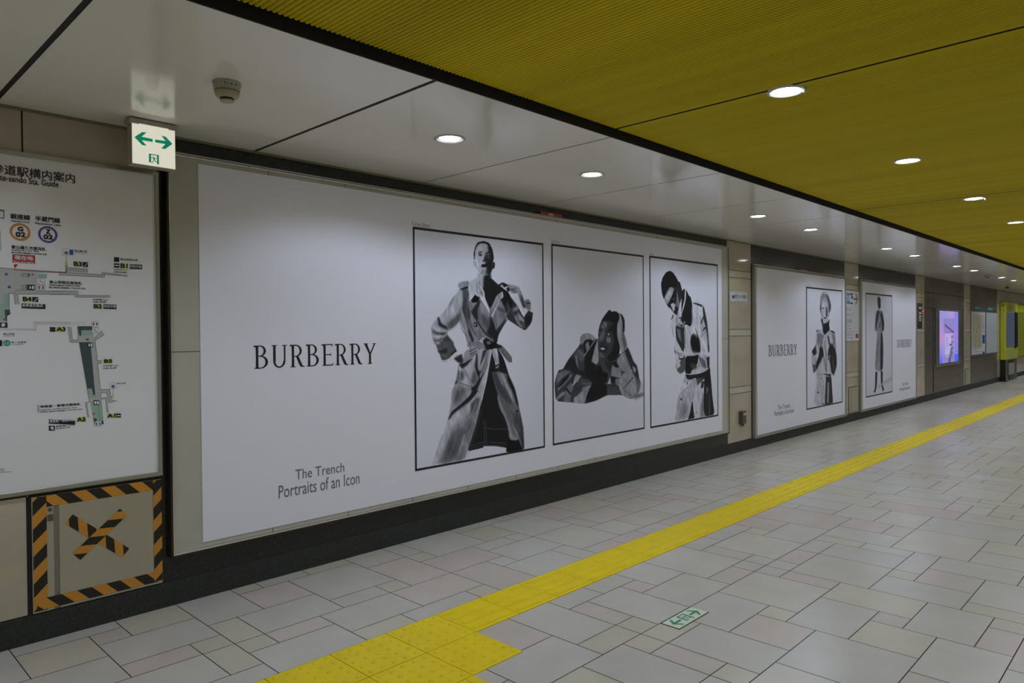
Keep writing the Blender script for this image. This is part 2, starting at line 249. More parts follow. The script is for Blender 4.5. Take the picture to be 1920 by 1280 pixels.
ART = [
"""28 0 3745,1293 3723,1188 3690,1055 3657,922 3594,779 3532,638 3491,540 3658,548 3658,560 3778,546 3907,517 3901,481 4105,475 4089,655 4046,824 3991,984 3936,1080 3883,1206 3808,1292
62 1 3663,758 3669,757 3673,562 3665,563
62 1 3684,741 3689,740 3694,567 3686,568
60 1 3531,579 3653,594 3908,556 3908,549 3653,588 3531,572
52 1 3521,558 3653,572 3908,538 3908,533 3653,566 3521,552
55 1 3654,706 3748,682 3931,663 3931,655 3748,673 3654,697
120 0 3421,1184 3401,1106 3381,1035 3357,1001 3347,916 3317,804 3279,708 3236,649 3166,487 3466,485 3501,553 3542,637 3594,757 3641,894 3689,1040 3745,1270 3693,1294 3580,1282 3520,1246
98 12 3339,716 3464,740 3574,825 3636,894 3594,757 3532,630 3461,489 3355,478 3329,632
82 10 3234,484 3311,662 3396,696 3474,702 3434,620 3346,487
138 6 3347,916 3317,804 3279,708 3236,649 3166,487 3202,485 3282,637 3307,741 3332,845
136 5 3421,1170 3410,1055 3537,1019 3608,1074 3579,1156 3590,1244 3529,1202
134 6 3360,814 3495,875 3596,956 3637,961 3595,867 3475,790 3340,738 3326,775
112 6 3352,1001 3429,1025 3527,997 3516,947 3427,895 3351,858
28 3 3320,800 3350,844 3447,894 3536,953 3546,974 3597,986 3612,977 3535,909 3427,859 3360,825 3317,783
30 3 3600,1259 3581,1171 3598,1104 3623,1069 3577,1016 3537,1000 3546,974 3597,978 3643,1057 3723,1188 3702,1219 3644,1117 3610,1125 3608,1244
132 2 3612,1266 3607,1177 3619,1129 3660,1190 3692,1286 3641,1280
124 2 3745,1274 3702,1226 3628,1095 3628,1065 3664,1101 3728,1211
142 1 3760,1277 3736,1271 3641,901 3653,908 3700,1047
80 1 3401,1054 3537,1015 3547,1007 3410,1046
45 2 3377,1042 3406,1070 3400,1038
35 2 3421,1181 3450,1143 3499,1167 3539,1202 3569,1223 3529,1209 3480,1189
118 2 3815,949 3809,911 3819,865 3845,809 3888,752 3920,679 3931,640 3931,601 3952,571 4020,560 4048,580 3998,648 3932,748 3878,837 3836,910
90 6 3852,878 3910,765 3987,649 4043,581 3986,587 3943,685 3889,775
20 1 3919,595 3952,569 4031,559 4065,547 4101,477 3896,480 3908,534
84 1 3748,1104 3806,1109 3828,1116 3915,1097 3958,1041 4002,968 4046,832 4078,703 4105,479 4076,498 4020,607 3943,716 3868,838 3804,957
62 5 3751,1103 3806,1100 3902,936 3934,864 3901,874 3847,939 3804,973
116 6 3811,1105 3871,1097 3924,1004 3979,915 4006,858 3945,894 3901,928 3848,1031
25 2 3909,1089 3958,1041 4002,968 4046,832 4029,833 3979,946 3925,1027
55 4 4057,784 4095,654 4105,479 4082,497 4055,666
105 2 3965,722 4021,630 4076,506 4087,477 4059,547 3987,657
30 1 4011,799 4040,797 4039,781 4017,783
28 1 3808,1299 3883,1206 3936,1080 3903,1088 3828,1108 3796,1133 3755,1240 3766,1292
132 1 3761,1293 3808,1292 3824,1238 3834,1154 3796,1140 3786,1186 3760,1247
45 1 3788,1156 3834,1168 3839,1122 3796,1129
140 1 3791,1139 3828,1154 3830,1146 3796,1133
84 1 3809,1307 3852,1314 3917,1266 3971,1215 3976,1173 3938,1173 3883,1221 3830,1276
110 3 3846,1306 3906,1263 3960,1215 3949,1211 3884,1259
105 0 3504,1329 3487,1403 3461,1450 3435,1496 3409,1515 3428,1621 3411,1687 3438,1727 3456,1768 3524,1784 3528,1758 3602,1801 3621,1843 3753,1816 3840,1764 3899,1738 3939,1712 3970,1677 4041,1615 4051,1565 4009,1521 3927,1506 3876,1450 3826,1387 3810,1324
128 0 3438,1727 3411,1693 3358,1646 3314,1586 3271,1540 3229,1514 3179,1468 3166,1437 3178,1373 3202,1328 3226,1308 3380,1302 3363,1338 3316,1391 3325,1423 3382,1456 3426,1489 3453,1516 3472,1622 3473,1695
68 8 3472,1622 3467,1556 3426,1499 3382,1459 3325,1427 3308,1453 3317,1475 3382,1489 3427,1529 3454,1589
38 3 3225,1514 3237,1517 3262,1469 3308,1451 3319,1433 3287,1436 3237,1456
42 3 3199,1412 3244,1406 3312,1407 3282,1391 3219,1396
60 4 3252,1337 3316,1391 3372,1338 3380,1302 3277,1307
88 6 3178,1373 3227,1359 3295,1385 3261,1353 3202,1328
140 6 3297,1553 3384,1633 3410,1621 3374,1541 3305,1514
60 5 3466,1722 3496,1723 3513,1637 3503,1556 3524,1450 3564,1342 3536,1336 3488,1436 3458,1556 3474,1636
122 3 3449,1589 3489,1516 3524,1423 3550,1342 3505,1343 3489,1403 3453,1483
30 2 3515,1436 3542,1403 3573,1345 3559,1339 3523,1396
112 2 3421,1759 3456,1776 3524,1781 3519,1745 3474,1734 3442,1719 3425,1733
25 1 3440,1717 3474,1735 3519,1744 3517,1730 3455,1713
26 1 3743,1822 3840,1764 3899,1738 3950,1705 3969,1670 4041,1615 4009,1521 3927,1506 3908,1591 3849,1660 3790,1658 3752,1698 3743,1767
65 5 3753,1809 3811,1770 3840,1743 3791,1755
28 1 3620,1782 3676,1730 3694,1655 3740,1581 3809,1672 3879,1724 3840,1743 3753,1809 3658,1804
130 1 3617,1849 3696,1833 3695,1751 3662,1736 3629,1782
30 5 3679,1832 3753,1850 3753,1795 3810,1700 3750,1609 3694,1669 3671,1736
142 0 3523,1771 3602,1808 3619,1843 3634,1789 3632,1660 3591,1686 3545,1638 3526,1637 3520,1704
128 4 3601,1788 3620,1789 3628,1680 3596,1700
148 1 3629,1776 3685,1703 3684,1669 3740,1574 3740,1539 3693,1600 3637,1667 3624,1721
100 2 3643,1729 3673,1696 3661,1664 3642,1695
118 1 3810,1686 3879,1724 3884,1675 3829,1638 3770,1595 3750,1574 3770,1623
148 1 3869,1709 3884,1689 3879,1667 3864,1674
150 1 3754,1533 3794,1589 3849,1656 3799,1575 3764,1515
18 1 3545,1641 3586,1686 3635,1664 3618,1633 3563,1623
90 1 3551,1564 3637,1654 3693,1594 3749,1533 3807,1450 3801,1394 3767,1353 3690,1402 3616,1484 3580,1524
40 2 3551,1564 3632,1650 3641,1627 3610,1578 3616,1497 3580,1524
112 5 3646,1640 3693,1587 3740,1519 3701,1491 3654,1538 3632,1592
34 5 3740,1539 3811,1436 3798,1352 3747,1367 3700,1402 3729,1457
26 0 3549,1567 3553,1561 3690,1402 3767,1356 3763,1352 3681,1395 3575,1520 3544,1562
102 1 3764,1519 3857,1654 3940,1556 3886,1492 3801,1419 3778,1484
80 3 3848,1632 3907,1563 3867,1520 3897,1562
35 1 3854,1656 3940,1560 3891,1489 3801,1416 3799,1423 3882,1496 3927,1556
40 1 3570,1480 3598,1485 3614,1463 3602,1444 3574,1450
110 1 3581,1471 3594,1474 3597,1462 3583,1459
30 3 3927,1506 3876,1450 3826,1387 3810,1324 3766,1339 3801,1408 3886,1485
88 8 3616,1436 3671,1388 3652,1354 3615,1368
50 1 3970,1677 4051,1601 4093,1544 4113,1522 4156,1501 4210,1523 4221,1560 4199,1479 4128,1417 4049,1450 3988,1478 3927,1506 3938,1563 3908,1633
105 3 3974,1585 4041,1615 4062,1594 3999,1561
112 4 4030,1561 4113,1515 4129,1486 4060,1500 4112,1432 4050,1461 4009,1521
20 2 3949,1677 3990,1635 3969,1592 3939,1634
152 1 4067,1594 4114,1595 4168,1581 4114,1533 4087,1551
45 1 4167,1580 4221,1560 4204,1487 4116,1531
98 2 4126,1660 4169,1670 4195,1640 4194,1574 4146,1588 4115,1638
40 1 4136,1639 4190,1640 4192,1631 4141,1628
116 1 4042,1715 4074,1745 4105,1681 4141,1595 4104,1595 4062,1659
80 2 4089,1710 4136,1610 4141,1595 4120,1602
112 1 3880,1745 3920,1760 3930,1778 4012,1771 4058,1763 4074,1742 4053,1716 4021,1711 3960,1720 3920,1736 3889,1735
22 1 3832,1771 3880,1790 3930,1775 3935,1761 3960,1734 3929,1711 3920,1746 3880,1759 3835,1762
145 0 3850,1767 3885,1770 3885,1765 3855,1762
145 0 3885,1744 3930,1764 3938,1758 3899,1735
85 3 3950,1740 4011,1743 4042,1722 3970,1723
122 0 3590,1942 3586,2003 3605,2045 3633,2074 3689,2086 3746,2063 3770,2024 3776,1948 3763,1878 3744,1843 3696,1833 3649,1841 3612,1869 3594,1909
142 4 3600,2031 3661,2066 3708,2063 3698,2011 3680,1976 3683,1942 3651,1899 3658,1872 3649,1848 3617,1876 3592,1943
40 4 3722,2054 3756,2043 3776,1976 3768,1885 3744,1841 3710,1839 3708,1889 3697,1926 3690,1949 3698,1991 3731,2017
100 3 3705,1993 3731,1999 3747,1988 3736,1965 3709,1970
110 4 3658,1872 3696,1871 3701,1847 3658,1846
22 1 3579,1942 3576,1989 3594,2037 3617,2073 3680,2088 3739,2078 3770,2034 3785,1976 3776,1940 3771,2006 3748,2046 3699,2072 3642,2068 3609,2045 3591,2003 3586,1942
22 3 3746,2056 3767,2023 3778,1941 3782,1976 3770,2031
118 1 3574,1935 3588,1929 3599,1882 3579,1894
38 1 3776,1941 3798,1932 3793,1894 3768,1882
50 1 3624,1984 3660,1987 3662,1976 3634,1972
30 1 3707,1982 3740,1983 3736,1974 3707,1973
85 1 3615,1994 3660,2008 3666,2003 3623,1988
50 1 3698,2000 3746,2015 3748,2008 3703,1995
45 1 3661,1947 3683,1942 3669,1934
22 1 3648,1897 3667,1916 3685,1913 3706,1917 3723,1907 3697,1894 3663,1893
105 0 3505,1339 3614,1334 3652,1320 3642,1297 3614,1294 3504,1299
30 1 3615,1355 3690,1371 3747,1346 3805,1325 3866,1299 3844,1285 3746,1284 3651,1290 3642,1334
136 1 3619,1348 3662,1369 3692,1367 3663,1347 3670,1320 3642,1331
90 1 3699,1337 3737,1343 3747,1322 3713,1312
72 1 3200,1346 3226,1282 3244,1254 3262,1211 3313,1217 3384,1243 3403,1278 3385,1307 3357,1344
40 2 3221,1279 3263,1282 3309,1302 3313,1266 3253,1254
120 3 3209,1346 3254,1345 3236,1324 3213,1325
40 3 3337,1251 3394,1286 3403,1271 3365,1236
150 1 3262,1211 3317,1215 3394,1271 3427,1249 3374,1215 3317,1195 3252,1201
104 1 3513,1341 3662,1332 3693,1294 3600,1281 3530,1297 3501,1305
116 1 3461,1212 3481,1269 3540,1301 3570,1307 3600,1285 3600,1259 3529,1224 3499,1196 3470,1186 3431,1187 3374,1222 3403,1242 3461,1255
42 3 3372,1220 3446,1248 3462,1212 3460,1186 3422,1188
50 1 3520,1268 3590,1295 3592,1290 3524,1262
50 1 3525,1246 3600,1274 3600,1269 3530,1240
60 1 3529,1228 3595,1255 3596,1250 3533,1224
20 1 3693,1294 3745,1323 3809,1337 3798,1292 3755,1285 3703,1271
30 4 3729,2062 3756,2050 3776,1983 3769,1892 3744,1844 3723,1843 3723,1890 3718,1924 3745,1953 3755,1988 3736,2014
30 1 3683,1969 3697,1970 3693,1939 3680,1933 3671,1938 3680,1948
70 2 3623,1987 3634,1994 3656,1993 3664,1981 3656,1974 3634,1972
28 0 3628,1981 3658,1983 3660,1979 3632,1976
45 1 3705,1983 3721,1988 3744,1987 3745,1979 3724,1975 3707,1975
20 1 3648,1896 3665,1916 3685,1915 3704,1921 3727,1909 3706,1897 3687,1892 3663,1893
130 1 3632,1998 3651,2005 3664,1999 3651,2000
40 3 3623,1999 3641,2010 3666,2007 3666,2002 3641,2003
70 5 3469,1715 3509,1723 3520,1690 3516,1650 3473,1662
78 6 3339,1489 3409,1529 3436,1555 3439,1502 3391,1466 3338,1443
70 5 3178,1437 3219,1411 3261,1404 3211,1392 3178,1405
60 5 3508,1610 3544,1557 3534,1490 3511,1516
72 5 3655,1559 3711,1518 3739,1464 3710,1429 3663,1477
74 4 3818,1603 3888,1583 3907,1549 3867,1562 3828,1575
45 4 3888,1619 3948,1592 3947,1535 3907,1563
30 3 4113,1522 4167,1538 4210,1523 4188,1479 4134,1450
60 3 4073,1709 4105,1667 4130,1602 4104,1602 4083,1652
78 7 3421,1126 3460,1139 3479,1095 3449,1053 3410,1062
70 7 3568,1135 3598,1096 3597,1045 3557,1018 3537,1048
85 8 3390,984 3458,1002 3497,992 3447,937 3370,885
75 8 3348,644 3425,671 3443,611 3394,531 3327,504 3300,550
70 6 3535,887 3596,927 3626,917 3595,838 3524,785
62 5 3848,1008 3902,974 3967,877 3956,839 3890,921
58 5 3977,798 4034,770 4061,705 4055,642 3999,711
50 3 3661,1265 3692,1286 3703,1271 3660,1198 3629,1154
30 1 3425,1499 3454,1429 3493,1382 3504,1333 3505,1333 3499,1384 3459,1430 3427,1499
40 2 3472,1689 3469,1622 3463,1569 3488,1503 3489,1503 3471,1569 3476,1622 3474,1689
35 2 3453,1582 3473,1515 3503,1449 3538,1368 3563,1339 3565,1338 3544,1370 3509,1450 3478,1517 3455,1582
140 2 3440,1622 3455,1555 3481,1495 3518,1430 3520,1430 3487,1497 3461,1556 3442,1622
38 1 3521,1630 3514,1557 3531,1482 3566,1409 3614,1368 3616,1368 3572,1410 3536,1484 3519,1557 3523,1630
135 3 3539,1617 3536,1557 3558,1483 3615,1416 3616,1416 3564,1484 3542,1557 3541,1617
45 2 3321,1423 3375,1448 3422,1485 3421,1486 3371,1451 3321,1424
40 3 3237,1514 3250,1467 3301,1441 3320,1423 3322,1424 3307,1445 3257,1471 3238,1514
45 1 3211,1488 3235,1455 3287,1429 3287,1431 3238,1457 3213,1488
145 3 3186,1449 3210,1428 3270,1416 3270,1418 3213,1433 3188,1450
145 3 3186,1385 3227,1373 3286,1378 3286,1379 3227,1378 3186,1386
35 2 3202,1353 3236,1348 3296,1370 3317,1387 3315,1388 3293,1374 3234,1352 3202,1354
95 3 3384,1673 3346,1620 3328,1567 3338,1515 3340,1515 3335,1567 3353,1619 3385,1673
100 3 3419,1687 3398,1621 3382,1554 3384,1555 3405,1620 3421,1687
30 1 3518,1730 3520,1690 3524,1637 3525,1637 3525,1691 3519,1730
35 1 3633,1789 3634,1735 3636,1667 3638,1667 3638,1735 3635,1789
120 2 3907,1633 3945,1592 3924,1542 3875,1485 3877,1485 3930,1541 3951,1592 3909,1633
30 2 3978,1591 4027,1549 4047,1492 4090,1457 4093,1458 4053,1494 4033,1552 3980,1593
120 2 4009,1592 4068,1542 4099,1485 4122,1436 4124,1436 4106,1487 4075,1545 4011,1594
25 2 4050,1579 4100,1521 4163,1492 4176,1457 4178,1457 4170,1495 4106,1524 4052,1579
110 2 3952,1578 3996,1542 4018,1486 4020,1486 4002,1543 3954,1578
60 1 4157,1566 4210,1537 4210,1539 4157,1567
30 1 3939,1711 3990,1712 4042,1713 4042,1715 3991,1715 3939,1712
50 1 3940,1746 3981,1740 4043,1750 4043,1752 3981,1743 3940,1748
130 1 3950,1765 4000,1763 4053,1754 4053,1756 4002,1767 3950,1766
40 1 3835,1762 3880,1778 3925,1771 3925,1772 3880,1782 3835,1763
120 1 3623,2005 3651,2009 3664,2006 3664,2006 3651,2012 3623,2006
60 1 3623,1991 3660,1996 3660,1996 3623,1991
140 3 3649,1967 3655,1933 3644,1905 3646,1905 3663,1934 3651,1967
25 1 3697,1891 3682,1874 3682,1874 3697,1891
45 3 3700,1881 3701,1854 3695,1833 3697,1833 3710,1855 3702,1882
120 3 3659,1968 3633,1947 3621,1911 3623,1911 3639,1944 3661,1967
20 1 3582,1996 3598,2037 3625,2065 3680,2084 3735,2073 3766,2034 3768,2034 3739,2076 3680,2088 3622,2068 3593,2038 3580,1996
110 2 3756,1954 3764,1975 3762,1975 3754,1954
65 2 3673,1573 3708,1538 3736,1484 3752,1429 3754,1429 3742,1485 3714,1540 3675,1573
128 2 3655,1634 3690,1579 3729,1532 3731,1532 3696,1581 3656,1634
85 1 3788,1491 3849,1539 3907,1570 3907,1570 3845,1542 3788,1491
125 2 3808,1435 3868,1476 3908,1527 3906,1527 3864,1479 3806,1437
150 1 3751,1560 3771,1588 3819,1638 3819,1638 3768,1589 3749,1560
28 1 3749,1595 3737,1560 3744,1519 3745,1519 3743,1560 3751,1595
90 1 3513,1325 3614,1318 3642,1311 3642,1313 3614,1321 3513,1327
40 1 3504,1337 3614,1332 3652,1326 3652,1326 3614,1334 3504,1337
40 1 3420,1181 3413,1105 3400,1056 3402,1055 3419,1105 3422,1181
140 3 3439,1155 3426,1105 3441,1051 3517,1026 3517,1028 3447,1055 3434,1104 3441,1155
60 2 3459,1161 3495,1100 3536,1048 3538,1048 3501,1102 3461,1161
145 3 3558,1216 3535,1167 3498,1124 3500,1122 3543,1164 3560,1216
40 1 3568,1201 3575,1148 3605,1095 3617,1066 3619,1066 3611,1097 3581,1150 3570,1201
60 4 3428,1040 3405,970 3388,912 3390,912 3413,968 3430,1039
100 4 3477,1015 3492,963 3475,913 3477,913 3501,962 3479,1015
150 3 3700,1152 3676,1078 3650,1005 3641,923 3643,923 3656,1004 3683,1077 3702,1151
90 6 3396,797 3410,731 3390,662 3342,574 3298,494 3300,492 3352,570 3401,658 3422,729 3398,797
140 5 3329,732 3311,664 3259,585 3215,490 3217,490 3268,581 3320,660 3331,731
132 5 3473,703 3458,632 3419,565 3393,488 3394,487 3428,561 3468,630 3475,702
70 6 3543,769 3508,708 3433,664 3435,662 3518,703 3545,769
60 6 3357,664 3323,591 3289,494 3291,494 3334,587 3359,664
130 3 3595,941 3581,869 3521,788 3397,747 3397,746 3527,783 3589,867 3597,941
25 2 3712,1264 3688,1190 3657,1132 3637,1080 3639,1080 3663,1130 3694,1188 3714,1264
55 1 3672,1279 3628,1229 3613,1177 3615,1177 3632,1228 3672,1279
145 2 3645,1273 3632,1229 3618,1170 3620,1169 3638,1227 3647,1273
60 2 3827,1108 3867,1029 3899,966 3944,902 3946,902 3905,967 3873,1030 3829,1108
130 3 3848,1100 3889,1036 3912,989 3914,989 3895,1037 3850,1100
55 2 3793,1034 3844,946 3910,872 3974,790 4043,683 4045,683 3981,791 3914,875 3850,948 3796,1034
100 3 3867,907 3941,839 4007,756 4054,666 4056,666 4014,757 3948,841 3869,908
25 2 3975,713 4040,627 4079,544 4092,484 4094,484 4086,545 4047,628 3978,713
75 0 3670,727 3671,566 3671,566 3670,727
75 0 3685,703 3686,568 3686,568 3685,703
70 0 3748,674 3752,557 3752,557 3748,674
60 0 3532,608 3653,606 3653,606 3532,608
70 0 3653,598 3908,551 3908,551 3653,598
60 0 3659,691 3931,651 3931,651 3659,691
55 0 3801,669 3805,546 3805,546 3801,669
65 0 3562,634 3566,545 3566,545 3562,634
40 1 3263,1288 3301,1276 3315,1302 3313,1302 3299,1279 3263,1289
130 2 3235,1267 3271,1252 3308,1237 3308,1239 3272,1255 3235,1269
35 1 3346,1330 3383,1292 3402,1271 3404,1271 3386,1294 3348,1329
60 1 3520,1268 3570,1291 3570,1291 3520,1268
60 1 3530,1247 3590,1269 3590,1271 3530,1248
60 1 3539,1225 3595,1253 3595,1253 3539,1225
130 2 3499,1261 3482,1226 3479,1197 3481,1197 3488,1225 3501,1261
40 1 3765,1285 3784,1232 3795,1178 3797,1178 3788,1231 3767,1285
150 2 3797,1284 3810,1223 3822,1170 3824,1169 3816,1223 3799,1284
40 1 3857,1291 3914,1242 3966,1203 3966,1203 3919,1245 3857,1291
20 1 3703,1323 3745,1306 3798,1321 3798,1323 3745,1310 3703,1324""",
"""55 0 4491,832 4476,975 4493,1029 4531,1090 4585,1094 4668,1182 4741,1237 4787,1272 4822,1307 4817,1357 4857,1386 4927,1396 4998,1377 5040,1344 5070,1340 5094,1325 5217,1203 5383,1198 5423,1205 5530,1264 5623,1121 5678,1080 5705,976 5746,910 5724,847 5661,796 5578,770 5524,786 5431,820 5200,835 5040,795 4873,782 4714,805
112 2 4817,1357 4857,1386 4927,1396 4998,1377 5040,1344 4998,1326 4962,1341 4903,1342 4856,1306 4839,1285 4822,1307
22 2 4856,1292 4903,1338 4974,1337 4998,1319 4914,1226 4878,1205 4879,1270
110 3 4891,1299 4938,1327 4950,1268 4908,1233
72 3 4741,1237 4787,1268 4856,1242 4890,1183 4831,1141 4764,1215
100 3 4741,1216 4775,1201 4791,1086 4763,1130
35 3 4668,1182 4741,1187 4763,1130 4796,1071 4888,1067 4994,1026 5006,974 4853,1011 4773,1036 4673,1083 4596,1094
120 1 5027,1282 5070,1340 5082,1266 5080,1133 5025,1109 4972,1144
25 2 4867,1191 5046,1340 5064,1336 5027,1267 4972,1136 4901,1153
118 1 4861,1194 5040,1342 5046,1337 4872,1189
24 2 4890,1176 4996,1136 5061,1104 5055,1037 5115,983 5214,962 5139,937 4970,961 4877,1053
20 3 5068,1111 5141,1086 5215,1038 5202,956 5090,962 5042,1023
60 2 5080,1162 5217,1165 5292,1125 5266,1081 5240,1029 5140,1048 5116,1102
40 2 5166,1144 5331,1169 5266,1065 5240,1029
52 0 5077,1399 5096,1458 5134,1518 5196,1571 5247,1587 5349,1588 5414,1566 5426,1528 5412,1428 5411,1297 5396,1198 5344,1154 5267,1126 5191,1129 5117,1168 5081,1207 5072,1281
24 2 5220,1428 5348,1504 5426,1536 5411,1297 5396,1206 5344,1154 5241,1134 5204,1173 5281,1231 5320,1322 5295,1398
20 1 5146,1518 5196,1571 5234,1598 5259,1602 5272,1588 5336,1592 5388,1573 5413,1543 5386,1459 5322,1474 5246,1504 5195,1503 5145,1466 5096,1436 5093,1451
88 6 5108,1458 5158,1503 5208,1488 5207,1443 5157,1428 5120,1428
85 5 5145,1414 5182,1436 5156,1361 5131,1324 5094,1325 5083,1355
92 4 5206,1361 5257,1353 5269,1322 5218,1301 5193,1331
80 4 5093,1228 5155,1205 5179,1174 5129,1168 5093,1191
25 1 5083,1415 5126,1414 5132,1395 5089,1399
130 1 5095,1409 5113,1409 5110,1397 5095,1399
25 1 5207,1395 5270,1394 5263,1372 5213,1374
135 1 5219,1389 5247,1388 5244,1374 5219,1377
22 1 5083,1429 5133,1436 5139,1428 5089,1420
22 1 5201,1410 5270,1424 5283,1415 5207,1402
30 1 5113,1313 5143,1302 5174,1305 5156,1294 5119,1298
35 1 5094,1280 5143,1287 5205,1271 5217,1248 5167,1223 5106,1236
140 1 5108,1264 5155,1264 5182,1252 5161,1243 5118,1246
115 0 5360,1428 5367,1474 5400,1528 5394,1574 5414,1578 5440,1543 5459,1505 5465,1405 5523,1288 5530,1257 5476,1219 5425,1205 5391,1298 5362,1367
85 4 5439,1505 5465,1405 5517,1296 5476,1227 5450,1289 5438,1389
30 1 5414,1574 5447,1559 5479,1521 5485,1467 5478,1397 5458,1397 5452,1474 5433,1528
110 2 5350,1138 5423,1201 5476,1219 5556,1178 5582,1115 5575,1052 5500,1025 5408,1052
105 1 5279,1095 5344,1131 5395,1083 5434,1043 5427,974 5316,995 5253,1006
25 1 5292,1125 5344,1131 5392,1082 5356,1073 5305,1090
22 1 5259,1002 5342,982 5290,928 5265,952
95 2 5329,971 5407,983 5406,929 5380,900 5341,925
125 1 5214,947 5246,998 5271,929 5201,937
40 3 5482,1219 5530,1261 5623,1121 5678,1080 5712,975 5691,952 5622,1035 5582,1060 5555,1116
112 0 5407,998 5474,1026 5582,1060 5636,995 5663,922 5718,864 5661,804 5578,774 5524,786 5431,820 5386,892 5393,945
80 4 5636,995 5739,910 5717,848 5661,804 5676,890
110 1 5602,1083 5664,1057 5650,1010 5616,1035
25 1 5459,883 5615,980 5624,972 5472,883
35 1 5421,1044 5447,1012 5420,982 5431,1012
60 3 5201,925 5380,892 5399,826 5200,837
22 4 4970,968 5201,933 5200,837 5040,802 4874,785 4910,884
70 2 4830,1005 4988,964 4969,924 4875,916 4818,955
112 1 4725,832 4771,886 4829,918 4969,943 4898,856 4879,783 4725,804
55 3 4715,904 4829,926 4852,903 4759,851 4726,861
92 1 4582,825 4610,883 4627,938 4671,970 4727,932 4693,891 4680,807
28 1 4616,924 4638,937 4698,877 4687,870
120 1 4682,970 4773,1043 4836,1026 4784,986 4716,943
40 1 4700,1018 4739,1024 4716,961 4693,962
100 3 4508,931 4573,997 4694,1054 4705,1032 4605,967 4529,923
110 2 4496,863 4583,899 4615,903 4604,876 4507,841
26 3 4513,938 4584,1010 4672,1048 4661,1013 4572,955
90 3 4520,1062 4607,1086 4684,1076 4573,1025 4498,973
118 1 4773,1011 4807,1024 4795,971 4778,979
60 8 5606,776 5689,810 5802,818 5802,798 5661,772
128 10 5718,903 5782,896 5781,828 5710,824
20 1 5084,1398 5095,1404 5126,1402 5126,1403 5095,1409 5082,1400
60 2 5096,1428 5145,1435 5145,1437 5096,1429
110 4 5169,1495 5190,1473 5183,1443 5186,1443 5200,1474 5172,1496
105 5 5118,1355 5090,1326 5099,1302 5102,1302 5099,1324 5121,1353
100 4 5168,1406 5153,1355 5142,1324 5145,1324 5160,1353 5171,1406
105 5 5230,1352 5250,1322 5248,1293 5251,1293 5263,1323 5233,1354
25 2 5111,1313 5142,1296 5181,1304 5181,1306 5145,1300 5114,1314
30 2 5094,1276 5143,1285 5211,1270 5211,1271 5143,1289 5094,1277
25 2 5100,1235 5155,1217 5211,1236 5211,1238 5155,1222 5100,1236
70 5 5118,1205 5156,1193 5206,1210 5203,1212 5153,1201 5118,1206
20 3 5220,1428 5269,1429 5308,1420 5308,1421 5271,1435 5220,1429
15 1 5223,1586 5242,1598 5266,1594 5266,1595 5239,1602 5220,1586
15 1 5336,1586 5346,1591 5367,1573 5369,1573 5352,1594 5336,1587
20 2 5426,1566 5455,1520 5468,1459 5470,1405 5473,1405 5476,1459 5463,1521 5428,1566
60 2 5438,1513 5448,1459 5450,1397 5453,1397 5456,1459 5441,1513
125 3 5372,1428 5374,1366 5405,1297 5448,1243 5451,1243 5416,1298 5384,1368 5374,1428
60 4 5436,1351 5471,1295 5508,1256 5511,1258 5482,1298 5439,1351
20 1 5423,1203 5478,1217 5534,1260 5531,1261 5473,1221 5423,1204
25 2 5488,1203 5524,1147 5557,1084 5587,1052 5590,1052 5566,1085 5533,1148 5490,1203
130 2 5535,1249 5593,1176 5622,1113 5625,1113 5601,1178 5538,1249
120 3 5408,1182 5471,1147 5540,1115 5543,1117 5479,1152 5411,1183
60 2 5460,1088 5417,1051 5445,1004 5448,1004 5425,1051 5462,1088
130 3 5447,1003 5525,974 5622,955 5622,957 5528,979 5447,1005
60 3 5405,929 5468,862 5549,809 5633,789 5633,791 5554,814 5476,865 5408,929
125 4 5471,932 5535,880 5605,831 5608,832 5543,885 5474,934
20 1 5594,1067 5604,1019 5633,985 5663,985 5663,986 5638,988 5613,1020 5597,1067
15 1 5608,1122 5633,1096 5670,1071 5673,1073 5641,1098 5611,1122
70 1 5215,947 5242,990 5273,1050 5271,1050 5237,992 5213,947
20 1 5259,997 5342,981 5427,973 5427,975 5342,984 5259,998
25 1 5303,1094 5263,1029 5258,1002 5260,1001 5268,1027 5306,1094
100 0 5115,1012 5138,981 5202,963 5202,963 5141,982 5115,1012
60 0 5091,1028 5114,982 5164,958 5164,958 5116,983 5091,1028
90 0 5165,1017 5171,987 5171,987 5165,1017
90 0 5202,1031 5202,993 5202,993 5202,1031
20 2 4900,1182 4873,1140 4896,1080 4969,1026 4972,1027 4905,1082 4882,1140 4903,1182
120 1 5060,1108 5006,1077 5008,1076 5063,1107
20 1 4827,1314 4841,1277 4878,1241 4880,1241 4848,1278 4829,1314
125 3 4834,1371 4881,1383 4948,1376 5021,1340 5023,1341 4953,1380 4881,1388 4834,1372
20 2 4857,1292 4894,1326 4939,1338 4986,1333 4986,1334 4939,1342 4889,1329 4855,1292
120 3 4786,1257 4829,1219 4854,1198 4856,1199 4836,1222 4788,1258
110 4 4763,1208 4780,1142 4790,1093 4792,1093 4791,1143 4765,1208
30 3 4729,1216 4692,1162 4628,1121 4630,1120 4699,1159 4731,1216
30 3 4673,1175 4737,1115 4783,1069 4877,1045 4877,1046 4787,1073 4743,1117 4675,1176
125 3 4530,1083 4506,1043 4497,994 4499,994 4512,1041 4532,1083
25 3 4682,1055 4625,1031 4568,985 4539,944 4541,942 4577,981 4631,1027 4684,1054
130 3 4695,1069 4626,1052 4548,1021 4507,966 4509,966 4555,1017 4630,1048 4695,1068
130 3 4704,1040 4624,989 4537,938 4512,903 4514,903 4543,935 4631,985 4707,1039
25 2 4508,903 4574,932 4616,938 4616,939 4570,936 4506,904
130 3 4507,882 4574,897 4610,910 4610,912 4570,902 4507,883
30 2 4496,855 4551,864 4599,879 4599,881 4549,868 4496,857
20 1 4628,938 4646,963 4677,973 4677,974 4641,967 4626,938
